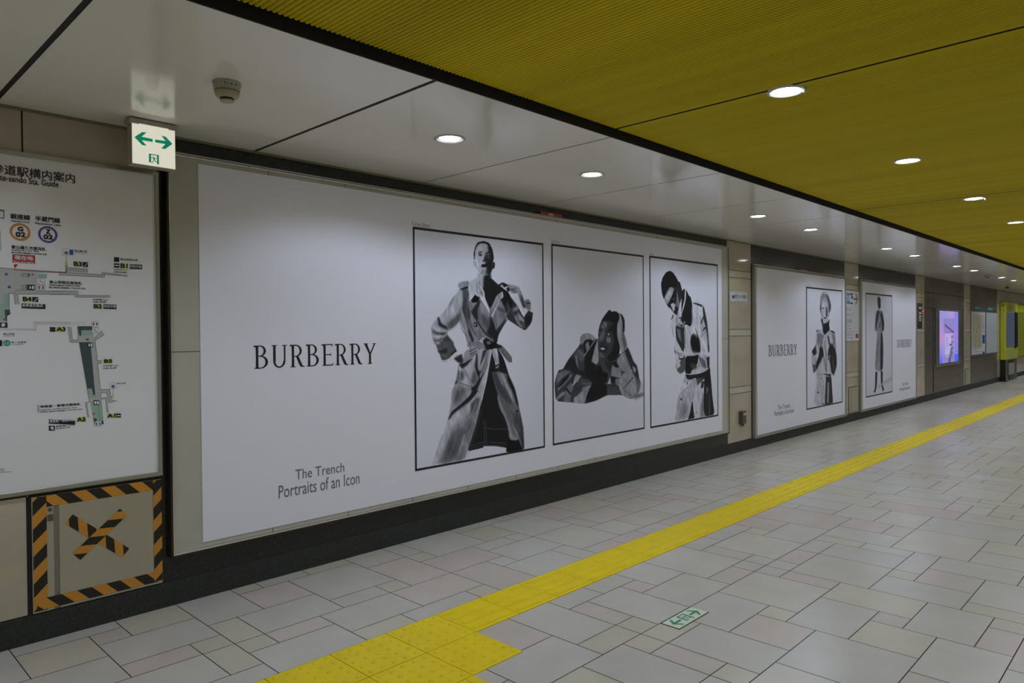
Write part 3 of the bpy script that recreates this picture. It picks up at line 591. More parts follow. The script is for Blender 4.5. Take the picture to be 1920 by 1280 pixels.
25 1 4631,924 4657,892 4698,873 4698,874 4662,895 4633,923
125 2 4637,948 4657,920 4691,891 4694,891 4662,923 4639,948
20 1 4594,824 4611,876 4609,876 4592,824
20 1 4665,815 4682,871 4680,871 4663,816
110 0 4615,861 4664,851 4664,851 4615,861
20 1 4706,961 4774,1035 4833,1019 4781,979 4727,942 4727,942 4786,978 4838,1019 4772,1038 4703,962
20 1 4795,984 4836,1004 4836,1005 4795,986
60 2 4852,931 4900,948 4970,960 4970,962 4898,953 4852,932
120 2 4841,960 4910,948 4964,953 4964,955 4911,952 4841,962
25 2 4715,903 4773,913 4817,918 4817,920 4770,917 4715,905
120 2 4886,784 4901,848 4971,939 4968,939 4894,850 4884,785
20 4 4885,791 4994,802 5116,823 5200,835 5200,836 5111,830 4989,809 4885,792
20 3 5201,928 5288,914 5380,891 5380,893 5291,919 5201,930""",
"""150 2 6349,1301 6334,1193 6333,1100 6373,1012 6455,965 6553,989 6552,953 6509,860 6439,776 6382,650 6333,488 6604,484 6751,681 6812,842 6815,1144 6527,1225
146 0 6375,1228 6340,1121 6366,1012 6441,969 6567,982 6813,940 7057,983 7074,1136 6816,1181 6457,1205
132 2 6552,945 6509,860 6439,769 6396,649 6340,491 6604,488 6692,655 6737,772 6798,903 6666,895
146 4 6695,879 6523,800 6438,762 6495,860 6580,885
115 8 6437,646 6549,666 6606,632 6547,504 6436,500
28 1 6604,481 6648,555 6690,663 6707,669 6742,487
142 1 6700,677 6782,844 6932,881 6959,482 6742,485
100 6 6869,612 6946,758 6959,482 6868,483
28 1 6948,926 7072,1005 7102,857 7124,700 7177,482 6936,483
95 4 7000,801 7039,791 7023,723 7000,732
60 4 7038,706 7069,719 7082,486 7036,487
30 1 6552,956 6813,948 6964,964 7072,1021 7087,950 6948,880 6798,903 6768,845 6783,912 6666,895 6594,906
60 4 6798,903 6933,912 6932,881 6797,828
45 2 6895,868 6948,865 6932,797 6871,793
30 1 6587,885 6608,872 6608,843 6591,855
40 1 6459,717 6487,718 6486,689 6465,694
45 1 6761,541 6809,547 6779,534
140 1 6555,1151 6815,1151 7074,1136 7072,1021 7026,984 6813,948 6667,944 6552,964
20 2 6562,1144 6741,1146 6845,1158 6799,1046 6696,998 6667,955 6553,967
58 6 6654,1074 6785,1054 6799,1009 6696,998
90 4 6815,1144 6965,1094 7010,1000 6919,1019
40 2 6996,1116 7066,1129 7065,1013 7026,999
70 3 6386,1011 6469,1052 6442,1082 6562,1166 6567,1018 6525,983 6455,968
30 1 6348,1236 6372,1214 6372,1167 6350,1193
30 1 6429,1155 6449,1129 6526,1130 6562,1188 6526,1123 6442,1109
120 2 6375,1200 6499,1175 6526,1152 6443,1140
148 0 6281,1520 6324,1573 6396,1574 6424,1482 6663,1562 6696,1751 6883,1725 6946,1686 7025,1485 7063,1175 6334,1193 6378,1329 6307,1361
150 4 6295,1512 6366,1528 6379,1360 6321,1353
28 1 6288,1520 6317,1569 6345,1577 6309,1528
22 1 6508,1823 6575,1810 6696,1751 6700,1483 6662,1448 6571,1483 6528,1638
150 1 6703,1744 6915,1718 6954,1686 6819,1691 6711,1700
25 1 6711,1704 6819,1699 6914,1685 6906,1657 6866,1672 6726,1697
148 2 6703,1688 6882,1661 6864,1484 6847,1356 6754,1436 6708,1499
40 3 6922,1669 6954,1662 7025,1485 7071,1174 7038,1175 7000,1403 6945,1533
135 3 6866,1596 6945,1533 7008,1395 7039,1240 6911,1339 6864,1436
45 2 6880,1500 6953,1581 6945,1541 6888,1476
60 2 6952,1444 7025,1460 7009,1436 6911,1396
40 2 6746,1444 6785,1420 6862,1300 6877,1179 6782,1182 6752,1246 6815,1324 6785,1404
22 8 6661,1358 6753,1373 6847,1308 6877,1179 6705,1184 6660,1279
140 3 6541,1436 6631,1460 6723,1436 6660,1311 6659,1201 6569,1249 6525,1359
28 1 6439,1544 6543,1576 6693,1539 6685,1483 6541,1467
45 1 6373,1467 6378,1329 6479,1220 6523,1188 6554,1250 6540,1366 6556,1460 6453,1483
90 3 6394,1436 6467,1421 6495,1282 6422,1344
38 1 6117,1823 6107,1882 6139,1943 6202,1995 6272,2014 6328,2002 6400,1949 6443,1905 6501,1838 6515,1777 6455,1683 6425,1605 6338,1589 6282,1633 6219,1662 6157,1728
18 0 6110,1831 6107,1882 6139,1943 6202,1995 6272,2014 6328,2002 6393,1956 6428,1904 6399,1850 6327,1862 6256,1844 6185,1766 6153,1728 6123,1779
30 1 6428,1912 6465,1910 6501,1838 6507,1746 6442,1828
118 2 6157,1724 6199,1782 6270,1852 6355,1840 6326,1786 6269,1716 6226,1670 6184,1699
135 4 6185,1736 6270,1829 6298,1808 6226,1707
20 1 6269,1716 6348,1817 6398,1827 6405,1743 6354,1703 6297,1694 6226,1655 6219,1670
95 2 6406,1835 6427,1743 6455,1683 6425,1636 6382,1681 6398,1758
140 1 6282,1679 6339,1691 6368,1673 6353,1604 6331,1604
130 1 6361,1673 6390,1677 6382,1658
30 2 6338,1604 6396,1651 6425,1636 6410,1567 6352,1581
120 1 6326,1740 6351,1740 6348,1730 6328,1730
30 1 6226,1662 6282,1660 6282,1641 6233,1647
24 1 6501,1815 6531,1839 6583,1841 6665,1750 6695,1720 6678,1538 6572,1514 6483,1575
150 1 6560,1840 6587,1838 6574,1732 6528,1638 6483,1560 6480,1583 6529,1684 6556,1747
125 1 6432,1613 6447,1609 6432,1567 6409,1498 6438,1459 6387,1459 6383,1490
110 1 6438,1452 6438,1482 6483,1560 6498,1568 6468,1506 6474,1444
95 1 6489,1444 6512,1483 6542,1514 6572,1499 6519,1436
70 1 6482,1452 6527,1537 6482,1436
60 2 6359,1092 6382,1032 6453,987 6456,986 6391,1034 6361,1092
40 1 6429,1118 6485,1106 6526,1126 6526,1127 6483,1110 6429,1119
30 1 6485,1182 6527,1165 6555,1188 6555,1188 6527,1168 6485,1182
60 2 6843,1128 6870,1066 6902,1012 6905,1012 6879,1067 6846,1128
60 2 6903,1134 6962,1062 6994,1016 6997,1016 6968,1064 6906,1133
50 2 6813,1099 6839,1037 6812,993 6815,993 6848,1037 6816,1098
110 2 6964,1139 7007,1091 7009,1031 7012,1031 7016,1093 6967,1139
25 1 6552,959 6667,941 6814,942 6965,961 7064,985 7064,987 6962,966 6812,946 6667,946 6552,961
130 1 6551,953 6535,888 6493,817 6496,817 6540,887 6554,953
100 3 6665,837 6548,800 6452,769 6452,767 6553,797 6665,835
60 1 6796,896 6750,808 6719,721 6691,670 6694,670 6725,720 6755,808 6799,896
150 2 6781,889 6719,789 6677,701 6680,701 6727,787 6784,889
90 4 6606,780 6572,709 6548,637 6550,637 6584,707 6609,780
100 4 6810,805 6836,689 6868,612 6871,611 6845,690 6813,805
70 4 6907,761 6915,646 6912,532 6915,532 6930,645 6910,761
110 2 7006,785 7037,752 7040,752 7010,785
70 2 6984,832 6988,679 6996,494 6999,494 6995,678 6987,832
70 2 7069,828 7081,672 7097,493 7100,493 7088,672 7072,827
90 2 7052,659 7066,519 7069,519 7055,659
60 2 6597,611 6517,560 6448,506 6451,506 6523,557 6600,611
30 1 6586,885 6601,847 6604,847 6588,885
30 1 6445,718 6472,692 6501,714 6501,714 6472,695 6445,718
110 2 6214,1767 6260,1820 6314,1853 6311,1854 6251,1823 6212,1767
20 1 6276,1712 6341,1739 6397,1742 6397,1743 6338,1743 6276,1713
140 2 6323,1672 6342,1642 6337,1611 6340,1611 6350,1642 6326,1672
20 1 6346,1603 6386,1595 6401,1567 6404,1567 6392,1599 6346,1605
120 2 6397,1804 6422,1742 6446,1682 6449,1682 6431,1744 6400,1804
15 2 6282,1693 6340,1708 6383,1695 6383,1697 6340,1713 6282,1694
60 2 6424,1621 6391,1559 6386,1482 6389,1482 6400,1559 6427,1621
140 1 6424,1613 6406,1559 6400,1482 6403,1482 6414,1559 6427,1613
30 1 6453,1590 6421,1521 6419,1467 6422,1467 6427,1521 6456,1590
120 2 6482,1560 6456,1513 6451,1459 6454,1459 6465,1513 6485,1560
30 1 6504,1537 6481,1483 6484,1483 6506,1537
110 2 6548,1498 6517,1452 6520,1452 6551,1498
20 2 6379,1467 6389,1406 6381,1336 6464,1267 6467,1267 6390,1338 6398,1406 6381,1467
60 3 6451,1421 6476,1358 6501,1282 6504,1282 6485,1360 6454,1421
150 1 6566,1833 6570,1748 6539,1670 6489,1575 6492,1575 6548,1668 6579,1748 6569,1833
20 2 6694,1720 6705,1641 6704,1547 6722,1484 6725,1484 6713,1547 6714,1641 6697,1720
120 1 6724,1689 6718,1578 6722,1484 6725,1484 6725,1578 6727,1689
30 1 6801,1595 6806,1500 6830,1388 6833,1388 6812,1500 6804,1595
60 2 6864,1564 6907,1483 6942,1396 6945,1396 6917,1485 6867,1564
40 2 6914,1533 6956,1564 6979,1582 6976,1582 6950,1567 6911,1533
35 2 6906,1484 6964,1515 6995,1541 6992,1541 6958,1518 6903,1484
100 3 6974,1404 7019,1321 7037,1200 7040,1200 7029,1323 6977,1404
50 2 6880,1339 6962,1378 7018,1436 7015,1436 6956,1381 6877,1341
25 1 6710,1700 6786,1700 6882,1680 6882,1681 6790,1705 6711,1701
20 1 6882,1676 6905,1683 6937,1669 6940,1671 6908,1688 6882,1677
60 3 6569,1436 6551,1359 6568,1265 6571,1265 6560,1358 6572,1436
40 2 6538,1266 6564,1225 6582,1187 6585,1187 6573,1227 6541,1265
30 1 6340,1246 6361,1208 6364,1207 6343,1246
120 3 6307,1482 6318,1406 6341,1345 6344,1345 6326,1406 6310,1482
40 1 6324,1569 6295,1527 6295,1527 6324,1569""",
"""135 4 9968,346 10066,803 9900,911 9902,1083 10051,1209 10052,1369 10242,1426 10595,1411 10799,1349 10858,874 10711,720 10590,779 10708,348
128 2 10227,1881 10285,1934 10382,1959 10500,1919 10599,1817 10618,1712 10577,1636 10477,1531 10378,1508 10262,1588 10187,1689 10226,1778
70 4 10401,1916 10520,1905 10607,1802 10606,1697 10537,1651 10519,1785
105 3 10227,1881 10343,1929 10421,1887 10303,1839 10225,1749
80 2 10206,1719 10264,1779 10244,1646
140 2 10283,1779 10440,1813 10510,1725 10437,1575 10339,1559 10282,1647
55 2 10431,1709 10486,1695 10485,1605 10430,1590
40 1 10351,1586 10430,1596 10422,1567 10359,1568
45 1 10302,1721 10360,1722 10352,1704 10306,1706
45 1 10415,1726 10486,1725 10470,1706 10423,1709
60 3 10224,1558 10301,1574 10339,1500 10476,1516 10577,1569 10556,1501 10515,1411 10396,1337 10318,1382 10281,1485
30 3 10358,1485 10536,1516 10575,1411 10376,1337 10318,1382
40 2 10052,1383 10109,1412 10165,1405 10090,1383
40 2 10575,1403 10738,1388 10799,1342 10595,1388
100 3 10108,1368 10357,1337 10298,1220 10220,1163 10107,1252
32 5 10162,1047 10220,1192 10316,1131 10335,1057 10257,985 10142,902 10047,833 10048,934
45 3 9902,1112 10050,1195 10087,1078 9975,1052
38 6 10513,1127 10594,1215 10757,1182 10838,1028 10845,889 10732,742 10630,792 10571,945 10492,1037
100 4 10635,1366 10779,1334 10818,1120 10715,1153
60 3 10475,1337 10554,1306 10593,1185 10533,1186
50 2 10416,1337 10433,1039 10450,800 10423,801
70 3 9937,938 10048,920 10028,819 9954,823
88 2 10512,1052 10612,1034 10571,975 10492,978
40 2 10352,790 10630,762 10589,734 10371,774
45 3 10430,741 10630,731 10688,349 10526,332 10387,342
110 3 10477,664 10548,645 10526,362 10466,366
50 2 10101,547 10157,543 10157,521 10101,525
70 2 10216,737 10313,730 10235,722
60 2 10232,377 10387,357 10348,338
40 1 10291,1719 10353,1726 10353,1729 10291,1722
40 1 10423,1728 10494,1732 10494,1735 10423,1731
70 2 10387,1693 10402,1619 10410,1619 10395,1693
60 2 10242,1852 10218,1778 10202,1704 10210,1705 10241,1778 10249,1852
60 2 10575,1846 10607,1757 10594,1667 10602,1667 10631,1758 10583,1847
110 1 10304,1912 10397,1883 10519,1873 10519,1876 10405,1889 10304,1912
50 2 10085,1252 10189,1134 10158,1047 10166,1047 10212,1133 10092,1252
40 2 10294,1250 10285,1132 10361,952 10427,801 10434,801 10385,952 10308,1131 10302,1249
50 1 10392,1308 10367,1189 10409,1040 10417,1040 10383,1189 10400,1307
110 2 10142,1339 10096,1254 10046,1166 10054,1166 10118,1250 10150,1339
110 2 10672,1335 10704,1244 10732,1152 10740,1152 10728,1243 10680,1335
35 3 10630,1154 10661,1001 10749,847 10758,847 10685,1003 10638,1154
90 2 10669,1032 10700,880 10728,772 10736,772 10725,879 10677,1032
60 2 10045,1021 10003,907 9969,836 9977,836 10018,907 10053,1021
40 2 10254,1103 10188,1018 10101,932 10108,932 10211,1015 10262,1103
90 1 10589,1095 10524,1037 10547,976 10555,976 10540,1036 10597,1095
30 1 10084,795 10236,778 10371,781 10371,781 10236,783 10084,795
90 2 10156,755 10113,612 10078,468 10085,468 10128,611 10163,755
90 2 10308,703 10284,528 10267,367 10274,366 10299,526 10316,703
30 1 10426,771 10401,594 10383,358 10391,357 10417,593 10434,771
40 2 10585,689 10616,521 10643,353 10651,352 10640,519 10593,688""",
"""62 3 12681,1933 12758,1961 12835,1930 12849,1788 12782,1737 12705,1785
30 2 12758,1952 12850,1922 12849,1771 12782,1754
105 4 12603,1701 12756,1736 12937,1723 13015,1606 13040,1420 12961,1370 12576,1380 12551,1454
45 3 12885,1722 12963,1639 13041,1522 13013,1387 12934,1387 12909,1521 12832,1638
55 3 12679,1735 12807,1704 12678,1520 12601,1388 12576,1454
60 3 12805,1504 12884,1555 12805,1454 12728,1421
108 2 12677,1388 12934,1387 12985,1117 12972,747 12825,703 12546,756 12624,1108
48 3 12856,1387 12960,1320 12990,1049 12956,747 12825,711 12843,1020
45 1 12570,717 12687,712 12644,463 12568,368 12493,382 12553,452
45 1 12841,710 12955,714 12954,495 13032,372 12953,368 12860,483
130 10 12644,463 13441,606 13441,536 12746,440
30 1 12706,1901 12695,1802 12695,1802 12706,1901
95 1 12731,1885 12756,1803 12756,1803 12731,1885
35 2 12932,1689 12978,1555 13008,1437 13019,1437 12999,1555 12942,1689
35 2 12649,1685 12602,1553 12571,1437 12581,1437 12622,1553 12659,1685
100 2 12750,1687 12822,1636 12852,1554 12863,1554 12843,1639 12761,1687
40 1 12677,1380 12934,1379 12934,1379 12677,1380
60 2 12727,1354 12690,1123 12663,892 12657,760 12657,760 12683,891 12710,1122 12727,1354
85 2 12650,1256 12598,1026 12586,763 12586,763 12618,1025 12650,1256
45 1 12830,1371 12817,1054 12820,719 12820,719 12838,1053 12830,1371
90 2 12892,683 12933,513 12933,513 12892,683"""
]
# ================================================================== FLOOR
XMIN, XMAX, YMIN = -3.5, 46.0, -7.2
TC = {'g':(0.545,0.52,0.465),'w':(0.55,0.515,0.44),'c':(0.545,0.51,0.405),'p':(0.555,0.485,0.425)}
fl = MB()
fl.fpoly([(XMIN,0.0),(XMAX,0.0),(XMAX,YMIN),(XMIN,YMIN)],-0.0025,1)
GAP=0.0022
def tile(x0,x1,y0,y1,k):
    j=1+random.uniform(-0.035,0.035); c=tuple(v*j for v in TC[k])
    fl.fpoly([(x0+GAP,-y0-GAP),(x1-GAP,-y0-GAP),(x1-GAP,-y1+GAP),(x0+GAP,-y1+GAP)],0.0,0,c)
def pack(known,u0,u1,v0,v1,X,Y,clip=None):
    occ=set((i,j) for i in range(u0,u1) for j in range(v0,v1) if clip and clip(i,j))
    for (a,b,c,d,k) in known:
        for i in range(math.floor(a),math.ceil(b)):
            for j in range(c,d): occ.add((i,j))
        tile(X(a),X(b),Y(c),Y(d),k)
    shapes=[(3,3),(4,2),(3,2),(2,3),(2,2),(3,4),(4,3),(2,1),(1,2),(3,1),(1,1),(4,4),(2,4)]
    wts=   [ 7,   6,    7,    6,    7,    5,    5,    5,    4,    4,    3,    2,    4]
    for j in range(v0,v1):
        for i in range(u0,u1):
            if (i,j) in occ: continue
            tries=random.choices(shapes,wts,k=6)+[(1,2),(2,1),(1,1)]
            for (a,b) in tries:
                if j+b>v1: continue
                if all((i+p,j+q) not in occ for p in range(a) for q in range(b)): break
            else: a=b=1
            for p in range(a):
                for q in range(b): occ.add((i+p,j+q))
            big=a*b>=6
            k=random.choices('gwpc',[5,3,1,1] if big else [3,2,3,2.5])[0]
            tile(X(i),X(i+a),Y(j),Y(j+b),k)
LEFT="""-2 0 0 3 g,0 3 0 1 g,0 2 1 3 c,2 3 1 2 p,3 5 0 2 c,2 5 2 4 g,-1 2 3 5 g,2 4 4 5 p,4 5 4 5 c,1 4 5 7 g,4 5 5 7 c,3 5 7 8 g,5 7 0 3 g,5 6 3 5 c,7 8 0 1 c,8 10 0 1 g,10 12 0 1 c,7 9 1 3 p,6 9 3 5 g,5 6 5 6 c,6 8 5 6 p,8 11 5 7 g,5 8 6 8 g,9 12 1 4 g,9 11 4 5 g,11 12 4 5 c,12 14 0 2 w,12 14 2 5 p,14 15 0 2 g,14 15 2 3 c,15 18 0 3 g,14 17 3 5 p,11 14 5 7 p,14 16 5 8 p,10 13 7 8 g,13 14 7 8 c,8 10 7 8 c,18 21 0 1 g,18 20 1 3 c,17 19 3 4 g,17 20 4 6 g,16 19 6 8 g,20 23 1 4 g"""
RIGHT="""-2 0 0 2 p,0 2 0 3 g,2 4 0 1 g,2 3 1 3 p,0 2 3 4 c,2 3 3 4 c,-3 0 2 4 g,3 5 1 4 g,5 6 1 2 p,4 6 0 1 w,5 8 2 4 w,6 8 0 2 g,8 11 0 3 w,8 10 3 4 p,10 11 3 4 g,11 12 3 4 g,11 12 1 3 p,11 13 0 1 w,13 16 0 1 g,12 15 1 4 w,15 16 1 2 c,16 18 0 2 p,15 18 2 4 g,2 4 4 5 c,1 2 4 5 c,4 7 4 6 g,7 10 4 7 w,6 7 6 7 c,4 6 6 8 p,2 4 5 8 g,1 2 5 7 p,-1 1 4 7 g,-4 -1 4 6 c,10 11 4 5 g,10 11 5 7 p,11 12 4 5 g,12 14 4 5 p,11 14 5 8 w,13 14 8 9 c,11 13 8 11 g,13 15 9 11 p,9 11 7 10 c,8 9 9 10 p,6 9 7 9 g,6 8 9 11 c,8 11 10 12 g,11 12 11 14 c,10 11 12 13 c,8 10 12 13 p,5 8 11 13 g,3 6 8 11 g,3 5 11 13 p,1 3 8 10 w"""
def parse(t): return [(int(a),int(b),int(c),int(d),k) for a,b,c,d,k in (q.split() for q in t.split(','))]
YL=[0,0.11,0.255,0.40,0.545,0.69,0.83,0.97,1.103]
# seams drift a little between the two sides of the tactile line
def XL(u):
    x=0.71+0.1444*u
    return x if x<3.3 else 3.3+(x-3.3)*1.012
def XR(u): return 2.48+0.1466*u
def YR(v): return 1.4035+0.1437*v
pack(parse(LEFT),-30,290,0,8,XL,lambda v:YL[v])
pack(parse(RIGHT),-42,290,0,40,XR,YR,lambda i,j:(i==-2 and j==1) or (-8<i<-2 and j<2) )
floor=struct('floor',fl,[m_tile,m_grout])

# ---- tactile paving
T1, T2 = 1.107, 1.407
X0=2.2635
def bar_tile(mb,x,y,dx=0.30):
    mb.box(x+0.002,x+dx-0.002,-y-0.298,-y-0.002,-0.002,0.0035)
    for k in range(4):
        yy=-y-0.0375-0.075*k
        a,b,h=0.0155,0.0105,0.0065
        v=[(x+0.015,yy-a,0.003),(x+dx-0.015,yy-a,0.003),(x+dx-0.015,yy+a,0.003),(x+0.015,yy+a,0.003),
           (x+0.022,yy-b,0.003+h),(x+dx-0.022,yy-b,0.003+h),(x+dx-0.022,yy+b,0.003+h),(x+0.022,yy+b,0.003+h)]
        mb.add(v,[(4,5,6,7),(0,1,5,4),(1,2,6,5),(2,3,7,6),(3,0,4,7)])
def dot_tile(mb,x,y):
    mb.box(x+0.002,x+0.298,-y-0.298,-y-0.002,-0.002,0.0035)
    for i in range(5):
        for j in range(5):
            mb.lathe(x+0.03+0.06*i,-y-0.03-0.06*j,[(0.0125,0.003),(0.0105,0.0065),(0.006,0.0085),(0.0001,0.009)],n=10)
a=MB(); a.box(-3.4,44,-T2,-T1,-0.0018,-0.0005,1)
for i in range(-18,138):
    if not -3<=i<0: bar_tile(a,X0+0.3*i,T1)
o=a.build('tactile_strip',[m_yel,m_yeld]); tag(o,'long yellow guide strip of ribbed tiles running away down the corridor','tactile paving')
o['kind']='structure'; del o['category']; 
a=MB(); a.box(X0-0.9,X0,-T1-0.6,-T1,-0.0018,-0.0005,1)
for i in range(3):
    for j in range(2): dot_tile(a,X0-0.3*(i+1),T1+0.3*j)
o=a.build('warning_paving',[m_yel,m_yeld]); o['kind']='structure'
o['label']='yellow warning paving of raised dots at the bottom of the view'
a=MB(); a.box(X0-0.6,X0-0.3,-3.5,-T1-0.6,-0.0018,-0.0005,1)
def bar_tile_y(mb,x,y):
    mb.box(x+0.002,x+0.298,-y-0.298,-y-0.002,-0.002,0.0035)
    for k in range(4):
        xx=x+0.0375+0.075*k; p,q=0.0155,0.0105
        v=[(xx-p,-y-0.285,0.003),(xx+p,-y-0.285,0.003),(xx+p,-y-0.015,0.003),(xx-p,-y-0.015,0.003),(xx-q,-y-0.278,0.0095),(xx+q,-y-0.278,0.0095),(xx+q,-y-0.022,0.0095),(xx-q,-y-0.022,0.0095)]
        mb.add(v,[(4,5,6,7),(0,1,5,4),(1,2,6,5),(2,3,7,6),(3,0,4,7)])
for k in range(6): bar_tile_y(a,X0-0.6,T1+0.6+0.3*k)
o=a.build('tactile_strip',[m_yel,m_yeld]); o['kind']='structure'; o['label']='short yellow ribbed strip leaving the dotted block towards the viewer'

# ---- photoluminescent floor plate
m_glowp=mat('pale_green_plate',(0.66,0.80,0.56),0.35); m_gplate=mat('plate_green',(0.06,0.22,0.17),0.4)
px0,px1,py0,py1=2.936,3.212,-2.083,-1.985
t=thing('floor_exit_plate',((px0+px1)/2,(py0+py1)/2,0),'small pale green floor plate with two dark green arrows and a running figure','floor sign')
MB().box(px0-0.002,px1+0.002,py0-0.002,py1+0.002,-0.001,0.0018,0).build('plate_edge',m_black,t)
MB().box(px0+0.002,px1-0.002,py0+0.002,py1-0.002,0.0,0.0032,0).build('plate',m_glowp,t)
def arrow(mb,cx,cy,s,L,h,z,put):
    pts=[(0,0),(0.42*L,0.5*h),(0.60*L,0.5*h),(0.36*L,0.10*h),(L,0.10*h),(L,-0.10*h),(0.36*L,-0.10*h),(0.60*L,-0.5*h),(0.42*L,-0.5*h)]
    q=[(cx+s*a,cy+b) for a,b in pts]
    for tri in ((0,1,2,3),(0,3,6),(3,4,5,6),(0,6,7,8)): put([q[i] for i in tri],z)
a=MB()
put=lambda p,z: a.fpoly(p,z)
arrow(a,px0+0.022,(py0+py1)/2,1,0.075,0.075,0.0034,put)
a.build('arrow',m_gplate,t); a=MB()
arrow(a,px1-0.022,(py0+py1)/2,-1,0.075,0.075,0.0034,put)
a.build('arrow',m_gplate,t)
def runner(ox,oz,s,put):
    """running figure in a doorway; unit box 1 x 1, origin lower left"""
    P=lambda L:[(ox+s*x,oz+s*y) for x,y in L]
    for q in ([(0,0.08),(0.22,0.08),(0.22,1),(0,1)],[(0.80,0),(1,0),(1,1),(0.80,1)],[(0.16,0.9),(0.84,0.9),(0.84,1),(0.16,1)],
              [(0.36,0.74),(0.44,0.70),(0.48,0.76),(0.42,0.82)],[(0.40,0.66),(0.58,0.68),(0.60,0.40),(0.46,0.38)],[(0.22,0.60),(0.42,0.68),(0.42,0.60),(0.26,0.52)],
              [(0.56,0.68),(0.76,0.58),(0.74,0.50),(0.58,0.58)],[(0.46,0.42),(0.56,0.42),(0.44,0.20),(0.30,0.02),(0.24,0.06),(0.38,0.24)],[(0.54,0.42),(0.62,0.42),(0.68,0.28),(0.88,0.28),(0.88,0.20),(0.62,0.20)]):
        put(P(q))
a=MB()
cx,cy=(px0+px1)/2,(py0+py1)/2
runner(0,0,1,lambda q:a.fpoly([(cx+(x-0.5)*0.062,cy+(y-0.5)*0.068) for x,y in q],0.0034))
a.build('running_figure',m_gplate,t)

# ================================================================== CEILING
cl=MB(); A0=1.585; JX=0.686; PW=1.2095
xs=[JX+PW*k for k in range(-4,38)]
gaps={0:0.022,1:0.022}
for k in range(len(xs)-1):
    g0=0.022 if (k-4) in (0,1) else 0.011; g1=0.022 if (k-3) in (0,1) else 0.011
    cl.box(xs[k]+g0/2,xs[k+1]-g1/2,-A0,0.0,H,H+0.0015,0)
cl.box(xs[0],xs[-1],-A0+0.004,0.0,H+0.0018,H+0.02,1)
struct('ceiling',cl,[m_ceil,m_gap])
tr=MB(); tr.box(xs[0],xs[-1],-A0-0.010,-A0-0.001,H-0.001,H+0.12,0)
struct('trim_1',tr,[m_gap])
a=MB(); a.box(xs[0],xs[-1],-0.014,0.0,H-0.012,H,0)
struct('trim_2',a,[mat('ceiling_bead',(0.20,0.19,0.13),0.4)])
# slatted yellow ceiling: fine ribs running across the corridor
sl=MB(); pitch=0.0202; x=xs[0]; vs=[]; fs=[]; cs=[]; n=0
joints=[JX+PW*k for k in range(-4,38)]
rs=np.random.RandomState(3); drift=0.0
ya,yb=-A0-0.035,YMIN
while x<xs[-1]:
    drift=0.9*drift+rs.normal(0,0.022); j=1+drift+rs.normal(0,0.012)
    col=(0.66*j,0.53*j,0.012*j)
    prof=[(0.0,0.012),(0.0035,0.003),(0.0065,0.0),(0.0135,0.0),(0.0165,0.003),(0.0202,0.012)]
    for a_,z_ in prof:
        for yy in (ya,yb): vs.append((x+a_,yy,HY+z_)); cs.append(col)
    for k in range(5): fs.append((n+2*k,n+2*k+2,n+2*k+3,n+2*k+1))
    n+=12; x+=pitch
sl.v=vs; sl.f=fs; sl.mi=[0]*len(fs); sl.sm=[False]*len(fs); sl.c=cs
for jx in joints[6::3]: sl.box(jx-0.003,jx+0.003,yb,ya,HY-0.0012,HY+0.006,1)
sl.box(xs[0],xs[-1],yb,-A0,HY+0.013,HY+0.06,1)
struct('ceiling',sl,[m_slat,m_gap])

# ================================================================== WALLS
D=0.12
BASE=0.127
wl=MB()
# beige stone field left of the map, pillars, last stretch
wl.box(-3.5,1.372,0.0,D,0,H+0.1,0)
PIL=[(7.48,8.068),(11.175,11.775),(14.885,15.487),(18.70,19.31),(22.36,46.0)]
for p0,p1 in PIL: wl.box(p0,p1,0.0,D,0,H+0.1,0)
wall=struct('wall_left',wl,[m_beige])
a=MB()
for (x,z0,z1) in ((0.792,2.232,H),(0.787,BASE,0.672)): a.wrect(x-0.0035,x+0.0035,z0,z1,-0.0006)
a.wrect(-3.5,0.787,0.672,0.680,-0.0006); 
for zz in (BASE,):
    a.wrect(-3.5,0.787,zz,zz+0.006,-0.0006)
for p0,p1 in PIL:
    for z in (2.098,2.016,1.421,1.345,0.757,0.682): a.wrect(p0,p1,z-0.003,z+0.003,-0.0006)
a.build('stone_joints',[m_gap],wall)
a=MB()
for p0,p1 in PIL:
    for z0,z1 in ((2.019,2.095),(1.348,1.418),(0.685,0.754)): a.wrect(p0,p1,z0,z1,-0.0004)
a.build('pale_band',[m_band],wall)
a=MB()
for x0,x1 in ((1.372,7.48),(8.068,11.175),(11.775,14.885)): a.box(x0,x1,0.0,D,0,H+0.1,0)
a.build('dark_stone_bay',[m_dark],wall)
a=MB()
for x0,x1 in ((15.487,18.70),(19.31,22.36)): a.box(x0,x1,0.0,D,0,H+0.1,0)
a.build('steel_bay',[m_steel],wall)
a=MB()
for (x0,x1,z) in ((15.487,18.70,2.13),(15.487,18.70,1.83),(19.31,22.36,1.845)): a.wrect(x0,x1,z-0.006,z+0.006,-0.0006)
a.wrect(16.08,16.17,0.14,1.83,-0.0006); a.wrect(16.10,16.11,1.83,H,-0.0006); a.wrect(18.31,18.33,1.83,2.13,-0.0006)
a.build('panel_seams',[m_gap],wall)
a=MB(); a.box(-3.5,46,-0.006,0.0,0,BASE,0)
struct('baseboard_left',a,[m_base],bevel=0.002)
# side of the corridor behind the viewer and the two far ends (never in view)
a=MB(); a.box(-3.5,46,YMIN-0.1,YMIN,0,H+0.1,0); 
struct('wall_right',a,[mat('pale_wall',(0.68,0.66,0.60),0.4),m_steel])
a=MB(); a.box(-3.6,-3.5,YMIN,0,0,H+0.1,0); struct('wall_back',a,[m_beige])
a=MB(); a.box(46.0,46.1,YMIN,0,0,H+0.1,0); struct('wall_far',a,[m_beige])

